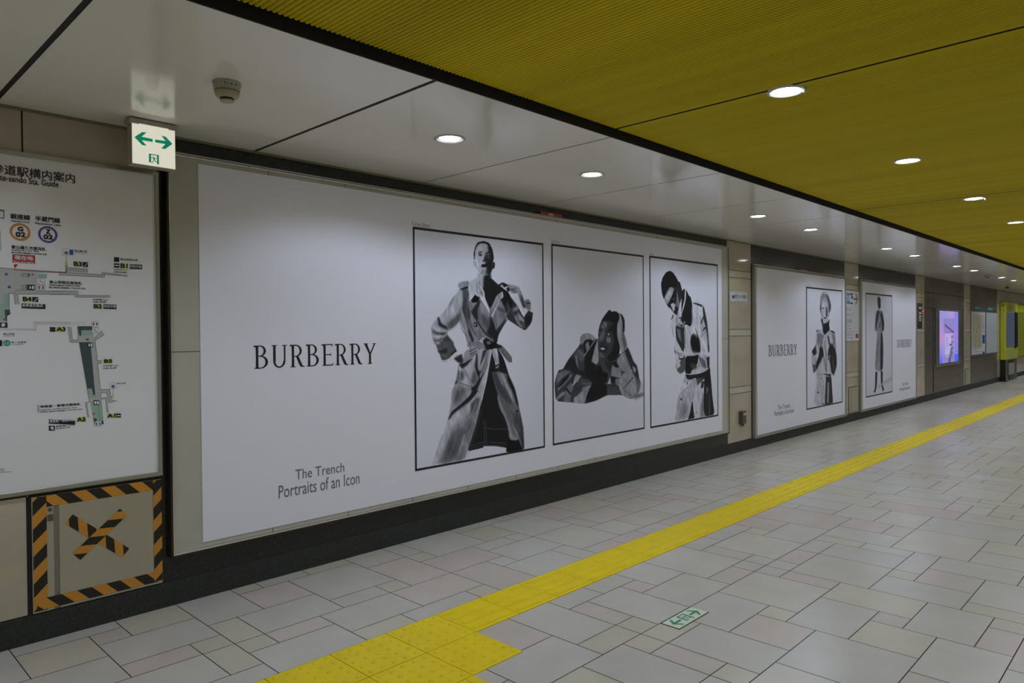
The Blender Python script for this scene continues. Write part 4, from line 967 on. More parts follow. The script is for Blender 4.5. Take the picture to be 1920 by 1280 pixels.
# ================================================================== DOWNLIGHTS
m_lens=mat('lamp_lens',(1,1,1),0.4,emit=(0.93,0.95,1.0),es=14.0)
m_ring=mat('lamp_ring',(0.55,0.56,0.55),0.3,metal=0.3)
def make_lamp():
    t=thing('downlight',(0,0,0),'x','ceiling light')
    MB().lathe(0,0,[(0.084,0.004),(0.0835,-0.003),(0.070,-0.006),(0.067,0.0),(0.066,0.020)],n=40).build('trim_ring',m_ring,t)
    MB().lathe(0,0,[(0.066,0.002),(0.05,-0.002),(0.0005,-0.003)],n=40).build('lens',m_lens,t)
    L=bpy.data.lights.new('downlight','SPOT'); L.energy=LAMP_W; L.color=LAMP_COL; L.spot_size=math.radians(LAMP_ANGLE); L.spot_blend=0.35; L.shadow_soft_size=0.06
    l=bpy.data.objects.new('light',L); COL.objects.link(l); l.parent=t; l.location=(0,0,-0.012)
    return t
def copy_tree(o,parent=None):
    c=o.copy(); COL.objects.link(c); c.parent=parent
    for ch in [q for q in bpy.data.objects if q.parent==o]: copy_tree(ch,c)
    return c
proto=make_lamp(); first=[True]
def lamp(x,y,z,label,group=None):
    t=proto if first[0] else copy_tree(proto)
    first[0]=False; t.location=(x,y,z); t['label']=label
    if group: t['group']=group
    elif 'group' in t: del t['group']
    return t
WL=[2.51,3.74,6.18,7.40,9.86,11.09,13.5,14.73,17.17,18.45,20.85,22.1,24.5,25.8,28.2,29.4,32,33.2]
names=['round downlight in the white ceiling nearest the viewer, right of the smoke detector','second round downlight in the white ceiling above the largest billboard','third downlight of the white ceiling row, above the first beige pillar','fourth downlight of the white ceiling row, just past the first beige pillar','fifth downlight of the white ceiling row, above the second billboard','sixth downlight of the white ceiling row, near the second beige pillar',
 'seventh downlight of the white ceiling row, above the third billboard','eighth downlight of the white ceiling row, by the third beige pillar','ninth downlight of the white ceiling row, over the glowing screen','tenth downlight of the white ceiling row, near the fourth pillar']
for i,x in enumerate(WL): lamp(x,-0.97,H,names[i] if i<10 else 'tiny distant downlight at the far end of the white ceiling row', None if i<10 else 'far downlights in the white ceiling')
for x in (0.06,-1.17,): lamp(x,-0.97,H,'downlight in the white ceiling left of the view','downlights beside the viewer')
yn=['large downlight nearest the viewer in the yellow slatted ceiling','second downlight along the yellow slatted ceiling','third downlight along the yellow slatted ceiling','fourth downlight of the yellow ceiling, at the right edge']
for i in range(16):
    lamp(3.165+1.845*i,-2.505,HY,yn[i] if i<4 else 'downlight farther along the yellow ceiling past the right edge',None if i<4 else 'far downlights in the yellow ceiling')
for i in range(12):  # unseen row of lamps, added to even out the lighting
    lamp(-1.5+1.845*i,-5.6,HY,'downlight in the yellow ceiling on the far side of the corridor','downlights across the corridor')
for x in (1.32,-0.52): lamp(x,-2.505,HY,'downlight in the yellow ceiling above the viewer','downlights above the viewer')
m_clip=mat('clear_clip',(0.7,0.7,0.66),0.15)
for x,y in ((3.165,-2.505),(6.855,-2.505)):
    c=[o for o in bpy.data.objects if o.name.startswith('downlight') and o.type=='EMPTY' and abs(o.location.x-x)<0.01 and abs(o.location.y-y)<0.01][0]
    a=MB(); a.lathe(x+0.012,y-0.079,[(0.009,HY-0.004),(0.011,HY-0.014),(0.006,HY-0.022),(0.0005,HY-0.023)],n=14)
    a.build('sensor_bulb',m_clip,c)

# ================================================================== SMOKE DETECTORS
def detector(x,y,label,tagged):
    t=thing('smoke_detector',(x,y,H),label,'smoke detector')
    MB().lathe(x,y,[(0.056,H),(0.056,H-0.004),(0.051,H-0.030),(0.050,H-0.034)],n=40,cap1=True).build('mount_base',mat('detector_base',(0.44,0.41,0.32),0.45),t)
    MB().lathe(x,y,[(0.0495,H-0.034),(0.0495,H-0.040),(0.046,H-0.042)],n=40).build('collar_ring',mat('detector_ring',(0.22,0.20,0.15),0.5),t)
    MB().lathe(x,y,[(0.0485,H-0.041),(0.048,H-0.050),(0.040,H-0.061),(0.0275,H-0.064)],n=40).build('dome',m_cream,t)
    MB().lathe(x,y,[(0.0265,H-0.060),(0.0265,H-0.073)],n=32).build('smoke_slots',m_black,t)
    MB().lathe(x,y,[(0.0275,H-0.0725),(0.027,H-0.0765),(0.020,H-0.080),(0.0005,H-0.081)],n=32,cap0=True).build('sensor_cap',mat('cap_plastic',(0.52,0.44,0.30),0.45),t)
    if tagged:
        th=math.atan2(-DIST-y,0-x)+0.25; rr_=lambda z:0.056-0.005*(H-z-0.004)/0.026+0.0007; a=MB(); n=14; v=[]
        for i in range(n+1):
            q=th-0.55+1.25*i/n
            v+=[(x+rr_(H-0.007)*math.cos(q),y+rr_(H-0.007)*math.sin(q),H-0.007),(x+rr_(H-0.026)*math.cos(q),y+rr_(H-0.026)*math.sin(q),H-0.026)]
        a.add(v,[(2*i,2*i+1,2*i+3,2*i+2) for i in range(n)],0)
        lab=a.build('label_sticker',mat('sticker',(0.50,0.50,0.46),0.5),t)
        vs,fs=glyphs('S14-4-'); ax=max(p[0] for p in vs); a=MB(); P=[]
        for u,v_ in vs:
            q=th-0.46+1.10*u/ax; zz=H-0.0235+0.017*v_; r=rr_(zz)+0.0005
            P.append((x+r*math.cos(q),y+r*math.sin(q),zz))
        a.add(P,fs,0); a.build('sticker_lettering',m_ink,lab)
    return t
detector(1.305,-0.965,'round cream smoke detector with a small number label on the white ceiling',True)
detector(15.95,-0.95,'distant smoke detector on the white ceiling towards the far end',False)

# ================================================================== EXIT SIGN
ex0,ex1,ez0,ez1,yf=1.186,1.381,2.219,2.412,-0.215
m_face=mat('lit_face',(0.8,0.8,0.7),0.35,emit=(1.0,0.97,0.80),es=0.33)
m_hous=mat('sign_housing',(0.42,0.40,0.33),0.4)
t=thing('exit_sign',((ex0+ex1)/2,-0.185,H),'lit white square exit sign with two green arrows hanging from the ceiling','exit sign')
a=MB(); a.box(ex0-0.004,ex1+0.004,yf+0.003,-0.155,ez0-0.005,ez1-0.002,0); a.build('housing',m_hous,t,bevel=0.003)
a=MB(); a.box(ex0-0.010,ex1+0.008,yf-0.006,-0.150,ez1-0.002,H-0.004,0); a.box(ex0-0.012,ex0+0.030,yf-0.009,-0.147,ez1-0.006,H-0.006,0); a.box(ex1-0.030,ex1+0.010,yf-0.009,-0.147,ez1-0.006,H-0.006,0)
a.box(ex0+0.01,ex1-0.01,yf+0.0,-0.155,H-0.005,H,1)
a.build('mounting_cap',[m_hous,m_black],t,bevel=0.002)
a=MB(); a.box(ex0,ex1,yf,yf+0.02,ez0,ez1-0.002,0); face=a.build('lit_panel',m_face,t)
S=lambda px,py:W(px,py,yf-0.0006)
Q=lambda x,y:S(225+x/9.85,200+y/9.85)
m_sg=mat('sign_green',(0.0,0.15,0.085),0.4,emit=(0.0,0.30,0.16),es=0.30)
a=MB()
for L in ([(265,560),(410,465),(495,475),(400,555),(610,600)],):pass
for P_ in ([(265,560),(410,467),(492,477),(398,553)],[(265,560),(398,553),(402,620)],[(398,553),(605,597),(603,650),(402,618)],[(265,560),(402,618),(492,720),(410,708)]):
    a.wpoly([Q(*p) for p in P_],yf-0.0006)
a.build('green_arrow',m_sg,face)
a=MB()
for P_ in ([(968,687),(845,555),(765,533),(842,632)],[(968,687),(842,632),(840,690)],[(842,632),(650,605),(650,658),(840,690)],[(968,687),(840,690),(762,768),(835,782)]):
    a.wpoly([Q(*p) for p in P_],yf-0.0006)
a.build('green_arrow',m_sg,face)
a=MB(); p0=Q(535,1035); p1=Q(718,890)
runner(0,0,1,lambda q:a.wpoly([(p0[0]+(p1[0]-p0[0])*x,p0[1]+(p1[1]-p0[1])*(y-0.02)) for x,y in q],yf-0.0006))
a.build('running_figure',m_sg,face)

# ================================================================== STATION MAP BOARD
mx0,mx1,mz0,mz1=-0.25,1.372,0.688,2.235
t=thing('station_map_board',((mx0+mx1)/2,0,mz0),'white station guide map in an aluminium frame at the left edge','map board')
a=MB(); f=0.019
a.box(mx0,mx1,-0.022,0,mz1-f,mz1); a.box(mx0,mx1,-0.022,0,mz0,mz0+f); a.box(mx0,mx0+f,-0.022,0,mz0+f,mz1-f); a.box(mx1-f,mx1,-0.022,0,mz0+f,mz1-f)
a.build('frame',m_alu,t,bevel=0.002)
a=MB(); a.box(mx0+f,mx1-f,-0.012,0,mz0+f,mz1-f); mapmb=a
MY=-0.0125
m_pass=mat('map_grey',(0.50,0.51,0.50),0.3); m_slate=mat('map_slate',(0.065,0.09,0.10),0.3); m_mint=mat('map_mint',(0.33,0.50,0.40),0.3)
m_my=mat('map_yellow',(0.60,0.66,0.06),0.3); m_navy=mat('map_navy',(0.015,0.015,0.035),0.3); m_mline=mat('map_line',(0.16,0.16,0.17),0.3)
m_org=mat('line_orange',(0.60,0.23,0.03),0.3); m_pur=mat('line_purple',(0.12,0.06,0.30),0.3); m_blu=mat('map_blue',(0.03,0.10,0.42),0.3); m_pk=mat('map_pink',(0.55,0.33,0.33),0.3); m_cyn=mat('map_green_ring',(0.06,0.42,0.28),0.3)
MM=[m_pass,m_slate,m_mint,m_my,m_navy,m_mline,m_org,m_pur,m_blu,m_pk,m_cyn,m_red,m_white,m_ink]
art=MB(); ink=MB(); wht=MB()
def cr(o,s): return lambda pts:[W(o[0]+x/s,o[1]+y/s,MY) for x,y in pts]
C3=cr((0,490),7.53); C2=cr((110,450),8.535); C4=cr((60,590),5.563); C1=cr((0,370),9.846)
yo=[0]
def marks():
    # little white pictograms on the dark plates
    for c_,pts in ((C3,[(470,560),(500,545),(515,520),(532,515),(532,525),(520,530),(505,555),(472,567)]),(C2,[(395,418),(425,405),(440,375),(460,370),(460,380),(445,385),(430,412),(397,425)]),
                   (C2,[(893,395),(960,398),(960,415),(893,412)]),(C3,[(712,955),(770,958),(770,972),(712,970)]),(C4,[(190,150),(235,152),(235,162),(190,160)]),(C4,[(882,1045),(922,1046),(922,1056),(882,1055)]),
                   (C3,[(415,350),(435,350),(435,385),(415,385)]),(C3,[(450,345),(480,345),(480,390),(450,390)]),(C3,[(20,875),(60,870),(75,890),(60,920),(20,920)]),(C4,[(588,300),(605,300),(605,330),(588,330)]),(C4,[(612,298),(630,298),(630,332),(612,332)]),(C4,[(650,900),(670,900),(670,930),(650,930)]),(C4,[(676,898),(697,898),(697,932),(676,932)]),
                   (C4,[(192,1172),(205,1162),(222,1170),(226,1200),(212,1200),(208,1182),(196,1198)])):
        wht.wpoly(c_(pts),MY-0.0014,0)
def poly(c,pts,mi): yo[0]+=1; art.wpoly(c(pts),MY-0.00001*yo[0],mi)
def outl(c,pts,mi=5,wd=0.0016): art.line(c(pts),wd,MY-0.0011,mi)
# upper concourse and its passages
poly(C3,[(-900,80),(0,90),(200,108),(915,152),(915,165),(660,160),(525,165),(525,415),(979,420),(979,460),(245,458),(270,605),(215,605),(195,455),(125,450),(60,450),(60,700),(-900,700)],0)
poly(C2,[(0,498),(100,508),(100,400),(150,400),(150,515),(690,552),(695,512),(890,535),(1105,552),(1105,580),(985,568),(735,545),(730,592),(0,555)],0)
poly(C2,[(150,435),(460,462),(460,515),(150,488)],0); outl(C2,[(150,435),(460,462),(460,515),(150,488)]); outl(C2,[(150,460),(440,480)],5,0.001)
outl(C2,[(150,515),(690,552),(695,512),(985,560),(1105,578)]); outl(C2,[(0,555),(730,592),(735,545),(985,568)])
poly(C2,[(-130,815),(305,815),(310,882),(825,888),(825,915),(265,912),(262,868),(-130,868)],0)
outl(C2,[(-130,815),(305,815),(310,882),(825,888)]); outl(C2,[(-130,868),(262,868),(265,912),(700,912),(825,918)])
outl(C3,[(-900,78),(0,88),(200,106),(915,152)]); outl(C3,[(270,605),(245,458),(979,462)]); outl(C3,[(125,450),(195,455),(215,605)]); outl(C3,[(525,415),(979,418)]); outl(C3,[(195,445),(235,405),(480,405)])
art.line(C3([(195,118),(915,160),(935,150),(940,60)]),0.0018,MY-0.0012,11); art.line(C2([(0,520),(125,522),(125,410)]),0.0016,MY-0.0012,11)
poly(C3,[(525,165),(525,415),(535,415),(640,415),(640,235),(660,235),(660,165)],12)
poly(C3,[(530,175),(660,178),(660,235),(530,232)],2)
for k,(y_) in enumerate((170,192,214,335,358,381)): outl(C3,[(300,y_),(390,y_)],5,0.0014)
poly(C3,[(390,168),(422,168),(422,218),(390,218)],5); poly(C3,[(365,325),(400,325),(400,400),(365,400)],5)
poly(C3,[(395,328),(492,328),(492,405),(395,405)],4)
poly(C3,[(60,450),(125,450),(130,680),(66,680),(66,700),(0,700),(0,600),(60,600)],2); poly(C3,[(66,680),(140,680),(145,740),(95,770),(92,850),(66,850)],1); poly(C3,[(0,700),(66,700),(80,850),(0,850)],2); poly(C3,[(0,860),(105,860),(105,935),(0,935)],4)
outl(C3,[(125,450),(130,680),(145,740),(95,770),(105,935)])
art.line(C3([(-900,950),(470,950),(475,858),(979,858)]),0.0009,MY-0.0012,9); art.line(C3([(-900,966),(505,966),(510,880),(979,880)]),0.0009,MY-0.0012,9)
art.line(C4([(-40,158),(40,156),(44,98),(505,98)]),0.0009,MY-0.0012,9); art.line(C4([(20,76),(550,80),(552,180)]),0.0009,MY-0.0012,9)
# lower concourse
poly(C4,[(370,125),(405,125),(420,262),(480,262),(475,120),(625,120),(650,245),(728,165),(755,205),(660,268),(682,480),(728,475),(730,505),(685,510),(712,780),(808,775),(825,880),(880,895),(800,915),(780,812),(718,812),(718,870),(775,860),(795,1020),(775,1020),(762,885),(725,888),(745,1140),(650,1160),(605,905),(580,925),(600,1070),(582,1070),(555,915),(598,905),(575,770),(490,285),(400,285)],0)
outl(C4,[(370,125),(400,285),(490,285),(575,770),(598,905),(555,915),(585,1070)]); outl(C4,[(405,125),(422,262),(480,262),(475,120),(625,120)]); outl(C4,[(650,245),(728,165)]); outl(C4,[(755,205),(655,270),(682,480),(728,475)]); outl(C4,[(728,505),(685,510),(712,780),(808,775),(828,882)]); outl(C4,[(885,895),(800,915),(780,812),(718,812),(718,870),(775,860),(795,1020)])
poly(C4,[(475,120),(625,120),(625,160),(515,160),(515,215),(490,215)],1); poly(C4,[(515,160),(622,160),(628,215),(518,215)],2)
poly(C4,[(490,285),(610,285),(660,835),(635,835),(622,770),(575,770)],1); poly(C4,[(575,770),(622,768),(640,835),(665,835),(665,865),(590,865)],2)
poly(C4,[(605,905),(718,890),(745,1105),(680,1110),(650,1110)],2); outl(C4,[(685,920),(705,1082),(738,1080),(725,925)],5,0.001); poly(C4,[(640,1075),(680,1085),(670,1110),(655,1165)],1); poly(C4,[(720,1105),(745,1105),(748,1140),(722,1145)],1)
poly(C4,[(580,290),(637,290),(637,340),(580,340)],4); poly(C4,[(642,890),(703,890),(703,940),(642,940)],4)
for q in ((625,70,690,130),(627,132,690,190),(655,1110,725,1160)):
    poly(C4,[(q[0],q[1]),(q[2],q[1]+3),(q[2],q[3]+3),(q[0],q[3])],12); outl(C4,[(q[0],q[1]),(q[2],q[1]),(q[2],q[3]),(q[0],q[3]),(q[0],q[1])],5,0.0008)
for cx_,cy_,c_ in ((642,97,11),(675,97,8),(672,1137,11),(708,1137,8)):
    poly(C4,[(cx_-9,cy_-14),(cx_+9,cy_-14),(cx_+5,cy_+16),(cx_-5,cy_+16)],c_)
for q in ((535,238,632,325),(535,330,632,402)):
    poly(C3,[(q[0],q[1]),(q[2],q[1]),(q[2],q[3]),(q[0],q[3])],12); outl(C3,[(q[0],q[1]),(q[2],q[1]),(q[2],q[3]),(q[0],q[3]),(q[0],q[1])],5,0.0008)
poly(C3,[(545,345),(570,345),(564,395),(551,395)],11); poly(C3,[(590,345),(620,345),(612,395),(598,395)],8); outl(C3,[(565,255),(570,285),(600,290),(610,310)],8,0.002); outl(C4,[(652,145),(656,165),(670,170),(675,182)],8,0.002)
for c_,q in ((C3,(440,175,480,195)),(C3,(40,805,80,830)),(C4,(628,1025,658,1042))): poly(c_,[(q[0],q[1]),(q[2],q[1]),((q[0]+q[2])/2,q[3]+8)],11)
for q in ((70,165,110,198),(110,345,150,378)): poly(C3,[(q[0],q[1]),(q[2],q[1]),(q[2],q[3]),(q[0],q[3])],8)
# exit number plates
def plate(c,l,t_,r,b,mi): poly(c,[(l,t_),(r,t_+ (r-l)*0.04),(r,b+(r-l)*0.04),(l,b)],mi)
plate(C3,318,500,440,565,3); plate(C3,455,500,540,570,4); plate(C3,303,590,642,660,4)
plate(C3,785,925,915,988,3); plate(C3,702,925,780,990,4)
plate(C2,238,345,372,420,3); plate(C2,383,350,468,430,4); plate(C2,985,375,1100,455,3); plate(C2,885,370,970,440,4); plate(C2,1135,385,1335,460,4); plate(C2,885,272,968,348,4)
plate(C2,555,1025,690,1095,3); plate(C2,715,1025,925,1098,4)
plate(C4,748,465,835,507,3); plate(C4,468,1072,560,1115,3); plate(C4,785,1032,875,1073,3); plate(C4,875,1028,928,1070,4); plate(C4,175,1090,450,1135,4); plate(C4,175,1155,238,1207,4); plate(C4,55,940,76,1015,2)
poly(C3,[(-60,1110),(30,1110),(30,1195),(-60,1195)],4)
poly(C1,[(228,1048),(648,1070),(648,1225),(228,1200)],11); poly(C3,[(195,40),(255,40),(205,105)],11)
c0=W(37.6,434.8,MY); r_=abs(W(37.6,418.5,MY)[1]-c0[1]); art.ring(c0[0],c0[1],r_*0.77,r_,MY-0.0012,6)
c0=W(89.6,439.6,MY); r_=abs(W(89.6,424,MY)[1]-c0[1]); art.ring(c0[0],c0[1],r_*0.77,r_,MY-0.0012,7)
c0=C3([(95,1150)])[0]; art.ring(c0[0],c0[1],0.007,0.014,MY-0.0012,10)
outl(C2,[(60,135),(240,150),(240,240),(60,235),(60,135)],5,0.0008); poly(C2,[(90,180),(150,185),(148,228),(92,222)],5); poly(C2,[(172,155),(232,158),(230,235),(172,230)],8); outl(C2,[(120,240),(120,350)],5,0.0012)
poly(C2,[(100,355),(145,358),(145,400),(100,398)],3); outl(C4,[(812,705),(880,708),(880,765),(812,765),(812,705)],5,0.0008); poly(C4,[(830,730),(862,732),(862,762),(830,760)],5); outl(C4,[(845,768),(845,845)],5,0.0012); poly(C4,[(828,845),(850,845),(850,868),(828,866)],3)
poly(C1,[(-20,215),(80,232),(76,400),(-20,380)],5); poly(C1,[(-20,250),(60,262),(58,380),(-20,360)],12); poly(C1,[(-20,600),(12,605),(22,990),(-20,985)],0)
TY=MY-0.0016
def tp(c0_,s,body,lb,rt,mi=0,b=0.0,m=None):
    b=b+0.0004
    f_=lambda p:(c0_[0]+p[0]/s,c0_[1]+p[1]/s)
    textpx(m or ink,body,f_(lb),f_(rt),TY,mi,b)
r1=W(140.4,344,TY); l1=W(8.3,330.5,TY); hh=W(140.4,326.5,TY)[1]-r1[1]; w6=r1[0]-l1[0]
text(ink,'表参道駅構内案内',r1[0]-w6*8.05/6,r1[0],r1[1],r1[1]+hh,TY,0,0.0010)
e1=W(109.5,351.5,TY); e0=W(0,336,TY); text(ink,'Omote-sando Sta. Guide',e1[0]-(e1[0]-e0[0])*1.27,e1[0],e1[1],e1[1]+0.027,TY,0,0.0008)
o1=(0,370); s1=9.846
tp(o1,s1,'銀座線',(190,390),(550,330),0,0.0006); tp(o1,s1,'Ginza Line',(205,445),(540,440)); tp(o1,s1,'半蔵門線',(650,435),(1105,385),0,0.0006); tp(o1,s1,'Hanzomon Line',(645,490),(1115,495))
tp(o1,s1,'G',(325,620),(418,555),0,0.0020); tp(o1,s1,'02',(288,725),(458,655),0,0.0020); tp(o1,s1,'Z',(848,668),(918,600),0,0.0020); tp(o1,s1,'02',(803,768),(965,700),0,0.0020)
tp(o1,s1,'青山通り方面改札',(208,945),(845,925),0,0.0004); tp(o1,s1,'Aoyama-dori Ave. Gate',(208,985),(715,985)); tp(o1,s1,'青山大街方面检票口 아오야마 방면',(208,1027),(860,1040))
tp(o1,s1,'現在地',(270,1148),(605,1090),0,0.0006,wht); tp(o1,s1,'You are here',(245,1205),(620,1185),0,0,wht)
o3=(0,490); s3=7.53
tp(o3,s3,'B4',(322,562),(440,505),0,0.0016); tp(o3,s3,'表参道交差点',(312,640),(605,602),0,0,wht); tp(o3,s3,'青山学院方面改札',(695,312),(1157,287),0,0.0003); tp(o3,s3,'Aoyamagakuin District Gate',(692,345),(1132,335)); tp(o3,s3,'青山学院方面检票口 아오야마 방면',(690,378),(1203,372))
tp(o3,s3,'A3',(800,985),(918,930),0,0.0016); tp(o3,s3,'地上ゆき',(48,1035),(205,1010),0); tp(o3,s3,'to Street Level',(48,1055),(205,1047)); tp(o3,s3,'ホームゆき',(160,1155),(370,1125)); tp(o3,s3,'to Platform',(155,1175),(340,1165)); tp(o3,s3,'C',(82,1168),(108,1135),0,0.0006)
o2=(110,450); s2=8.535
tp(o2,s2,'青山通り側',(255,185),(452,170)); tp(o2,s2,'to Aoyama-dori Ave.',(255,205),(470,212)); tp(o2,s2,'B3',(240,415),(362,352),0,0.0016); tp(o2,s2,'B1',(990,445),(1098,382),0,0.0016); tp(o2,s2,'青山学院大学',(985,325),(1265,305)); tp(o2,s2,'Aoyama Gakuin University',(985,342),(1285,360)); tp(o2,s2,'渋谷方面',(1140,438),(1322,405),0,0,wht)
tp(o2,s2,'利用時間 Hours',(885,475),(1115,472)); tp(o2,s2,'5:00-23:00',(885,520),(1085,505)); tp(o2,s2,'利用時間 Hours',(548,960),(795,945)); tp(o2,s2,'5:00-23:00',(548,1000),(760,978)); tp(o2,s2,'B2',(562,1090),(685,1030),0,0.0016); tp(o2,s2,'渋谷方面',(722,1078),(915,1040),0,0,wht)
o4=(60,590); s4=5.563
tp(o4,s4,'B5',(752,502),(832,465),0,0.0016); tp(o4,s4,'利用時間 Hours',(742,538),(900,522)); tp(o4,s4,'5:00-22:30',(742,565),(880,546)); tp(o4,s4,'A2',(470,1115),(555,1068),0,0.0016); tp(o4,s4,'A1',(785,1075),(865,1030),0,0.0016)
tp(o4,s4,'神宮前・原宿方面改札',(85,972),(505,918),0,0.0004); tp(o4,s4,'Jingumae, Harajuku District Gate',(85,1000),(468,960)); tp(o4,s4,'神宮前 原宿方面检票口 진구마에 방면',(85,1020),(525,978)); tp(o4,s4,'神宮前・原宿方面',(182,1128),(440,1075),0,0,wht); tp(o4,s4,'表参道ヒルズ',(248,1172),(445,1140)); tp(o4,s4,'Omotesando Hills',(248,1190),(395,1168)); tp(o4,s4,'地上ゆき',(888,722),(978,705)); tp(o4,s4,'平面図',(560,265),(592,250))
marks()
for k in range(3):
    p=W(0,879+k*3.0,TY); q=W(8+ (14 if k==2 else 0),878+k*3.0,TY); ink.line([p,q],0.0016,TY)
for src_,off in ((art,1),(ink,1+MM.index(m_ink)),(wht,1+MM.index(m_white))):
    n=len(mapmb.v); mapmb.v+=src_.v; mapmb.c+=src_.c; mapmb.f+=[tuple(n+i for i in f) for f in src_.f]
    mapmb.mi+=[i+off for i in src_.mi]; mapmb.sm+=src_.sm
mapmb.build('map_panel',[m_map]+MM,t)

# ================================================================== HATCH UNDER THE MAP
hx0,hx1,hz0,hz1=0.803,1.368,0.134,0.668
t=thing('access_panel',((hx0+hx1)/2,0,hz0),'beige metal hatch ringed with hazard tape under the station map','access panel')
a=MB(); a.box(hx0-0.012,hx1+0.004,-0.003,0.0,hz0-0.008,hz1+0.012); a.build('dark_surround',m_gap,t)
a=MB(); a.box(hx0,hx0+0.086,-0.010,0,hz0,hz1); a.box(hx0+0.108,hx1,-0.010,0,hz0,hz1); a.build('door',m_hatch,t,bevel=0.0015)
a=MB(); a.box(hx0+0.086,hx0+0.108,-0.007,0,hz0,hz1); a.build('groove_strip',mat('groove',(0.22,0.20,0.15),0.4),t)
a=MB(); a.box(hx0+0.062,hx0+0.084,-0.0125,-0.0101,0.548,0.578); a.cyl((hx0+0.072,-0.010,0.60),(hx0+0.072,-0.0115,0.60),0.009); a.build('latch',mat('latch_brown',(0.10,0.09,0.07),0.4),t)
def tape(p0,p1,wd,y,label,ph=0.0,slant=1,st=0.052,grp=None):
    """striped adhesive tape from p0 to p1 (x,z) on plane y"""
    dx,dz=p1[0]-p0[0],p1[1]-p0[1]; L=math.hypot(dx,dz); ux,uz=dx/L,dz/L; nx,nz=-uz,ux
    P=lambda s,v:(p0[0]+ux*s+nx*v,p0[1]+uz*s+nz*v)
    a=MB(); hw=wd/2; sh=slant*wd*1.0
    # thin solid strip first
    def slab(pts,y0,mi):
        A_=sum(pts[i][0]*pts[(i+1)%len(pts)][1]-pts[(i+1)%len(pts)][0]*pts[i][1] for i in range(len(pts)))
        if A_<0: pts=pts[::-1]
        n=len(pts); v=[(x,y0,z) for x,z in pts]+[(x,y0+0.0004,z) for x,z in pts]
        a.add(v,[tuple(range(n))]+[(i,n+i,n+(i+1)%n,(i+1)%n) for i in range(n)],mi)
    slab([P(0,-hw),P(L,-hw),P(L,hw),P(0,hw)],y,0)
    def clipx(pts,lo,hi):
        for side,lim in ((0,lo),(1,hi)):
            out=[]
            for i in range(len(pts)):
                A_,B_=pts[i],pts[(i+1)%len(pts)]
                ia=(A_[0]>=lim) if side==0 else (A_[0]<=lim); ib=(B_[0]>=lim) if side==0 else (B_[0]<=lim)
                if ia: out.append(A_)
                if ia!=ib:
                    tt=(lim-A_[0])/(B_[0]-A_[0]); out.append((lim,A_[1]+tt*(B_[1]-A_[1])))
            pts=out
            if not pts: return pts
        return pts
    s=-3*st+ph
    while s<L+2*st:
        q=clipx([(s-sh/2,-hw),(s+st-sh/2,-hw),(s+st+sh/2,hw),(s+sh/2,hw)],0,L)
        if len(q)>=3: a.wpoly([P(*e) for e in q],y-0.0003,1)
        s+=2*st
    o=a.build('hazard_tape',[m_taneo,m_tapek],None,origin=((p0[0]+p1[0])/2,y,(p0[1]+p1[1])/2))
    return tag(o,label,'hazard tape',grp)
K=lambda x,y,yy=-0.011:W(x/4.573,890+y/4.573,yy)
lt=K(318,178); lb_=K(325,1185); rt=K(1338,30); rb=K(1338,955)
tape((0.8335,0.142),(0.8335,0.666),0.0545,-0.0112,'upright hazard tape strip along the hatch left edge',0.030,-1,0.0625)
tape((0.818,0.6415),(1.352,0.6415),0.052,-0.0106,'level hazard tape strip along the hatch top edge',0.045,-1,0.0625)
tape((0.818,0.171),(1.368,0.171),0.052,-0.0118,'level hazard tape strip along the hatch bottom edge',0.0,-1,0.0625)
tape((1.347,0.150),(1.347,0.666),0.040,-0.0124,'upright hazard tape strip along the hatch right edge',0.02,-1,0.0625)
tape(K(590,378),K(1078,668),0.050,-0.0112,'hazard tape stroke of the cross falling from upper left to lower right',0.052,-1,0.052)
tape(K(655,700),K(1058,318),0.050,-0.0122,'hazard tape stroke of the cross rising to the upper right, laid on top',0.016,-1,0.052)

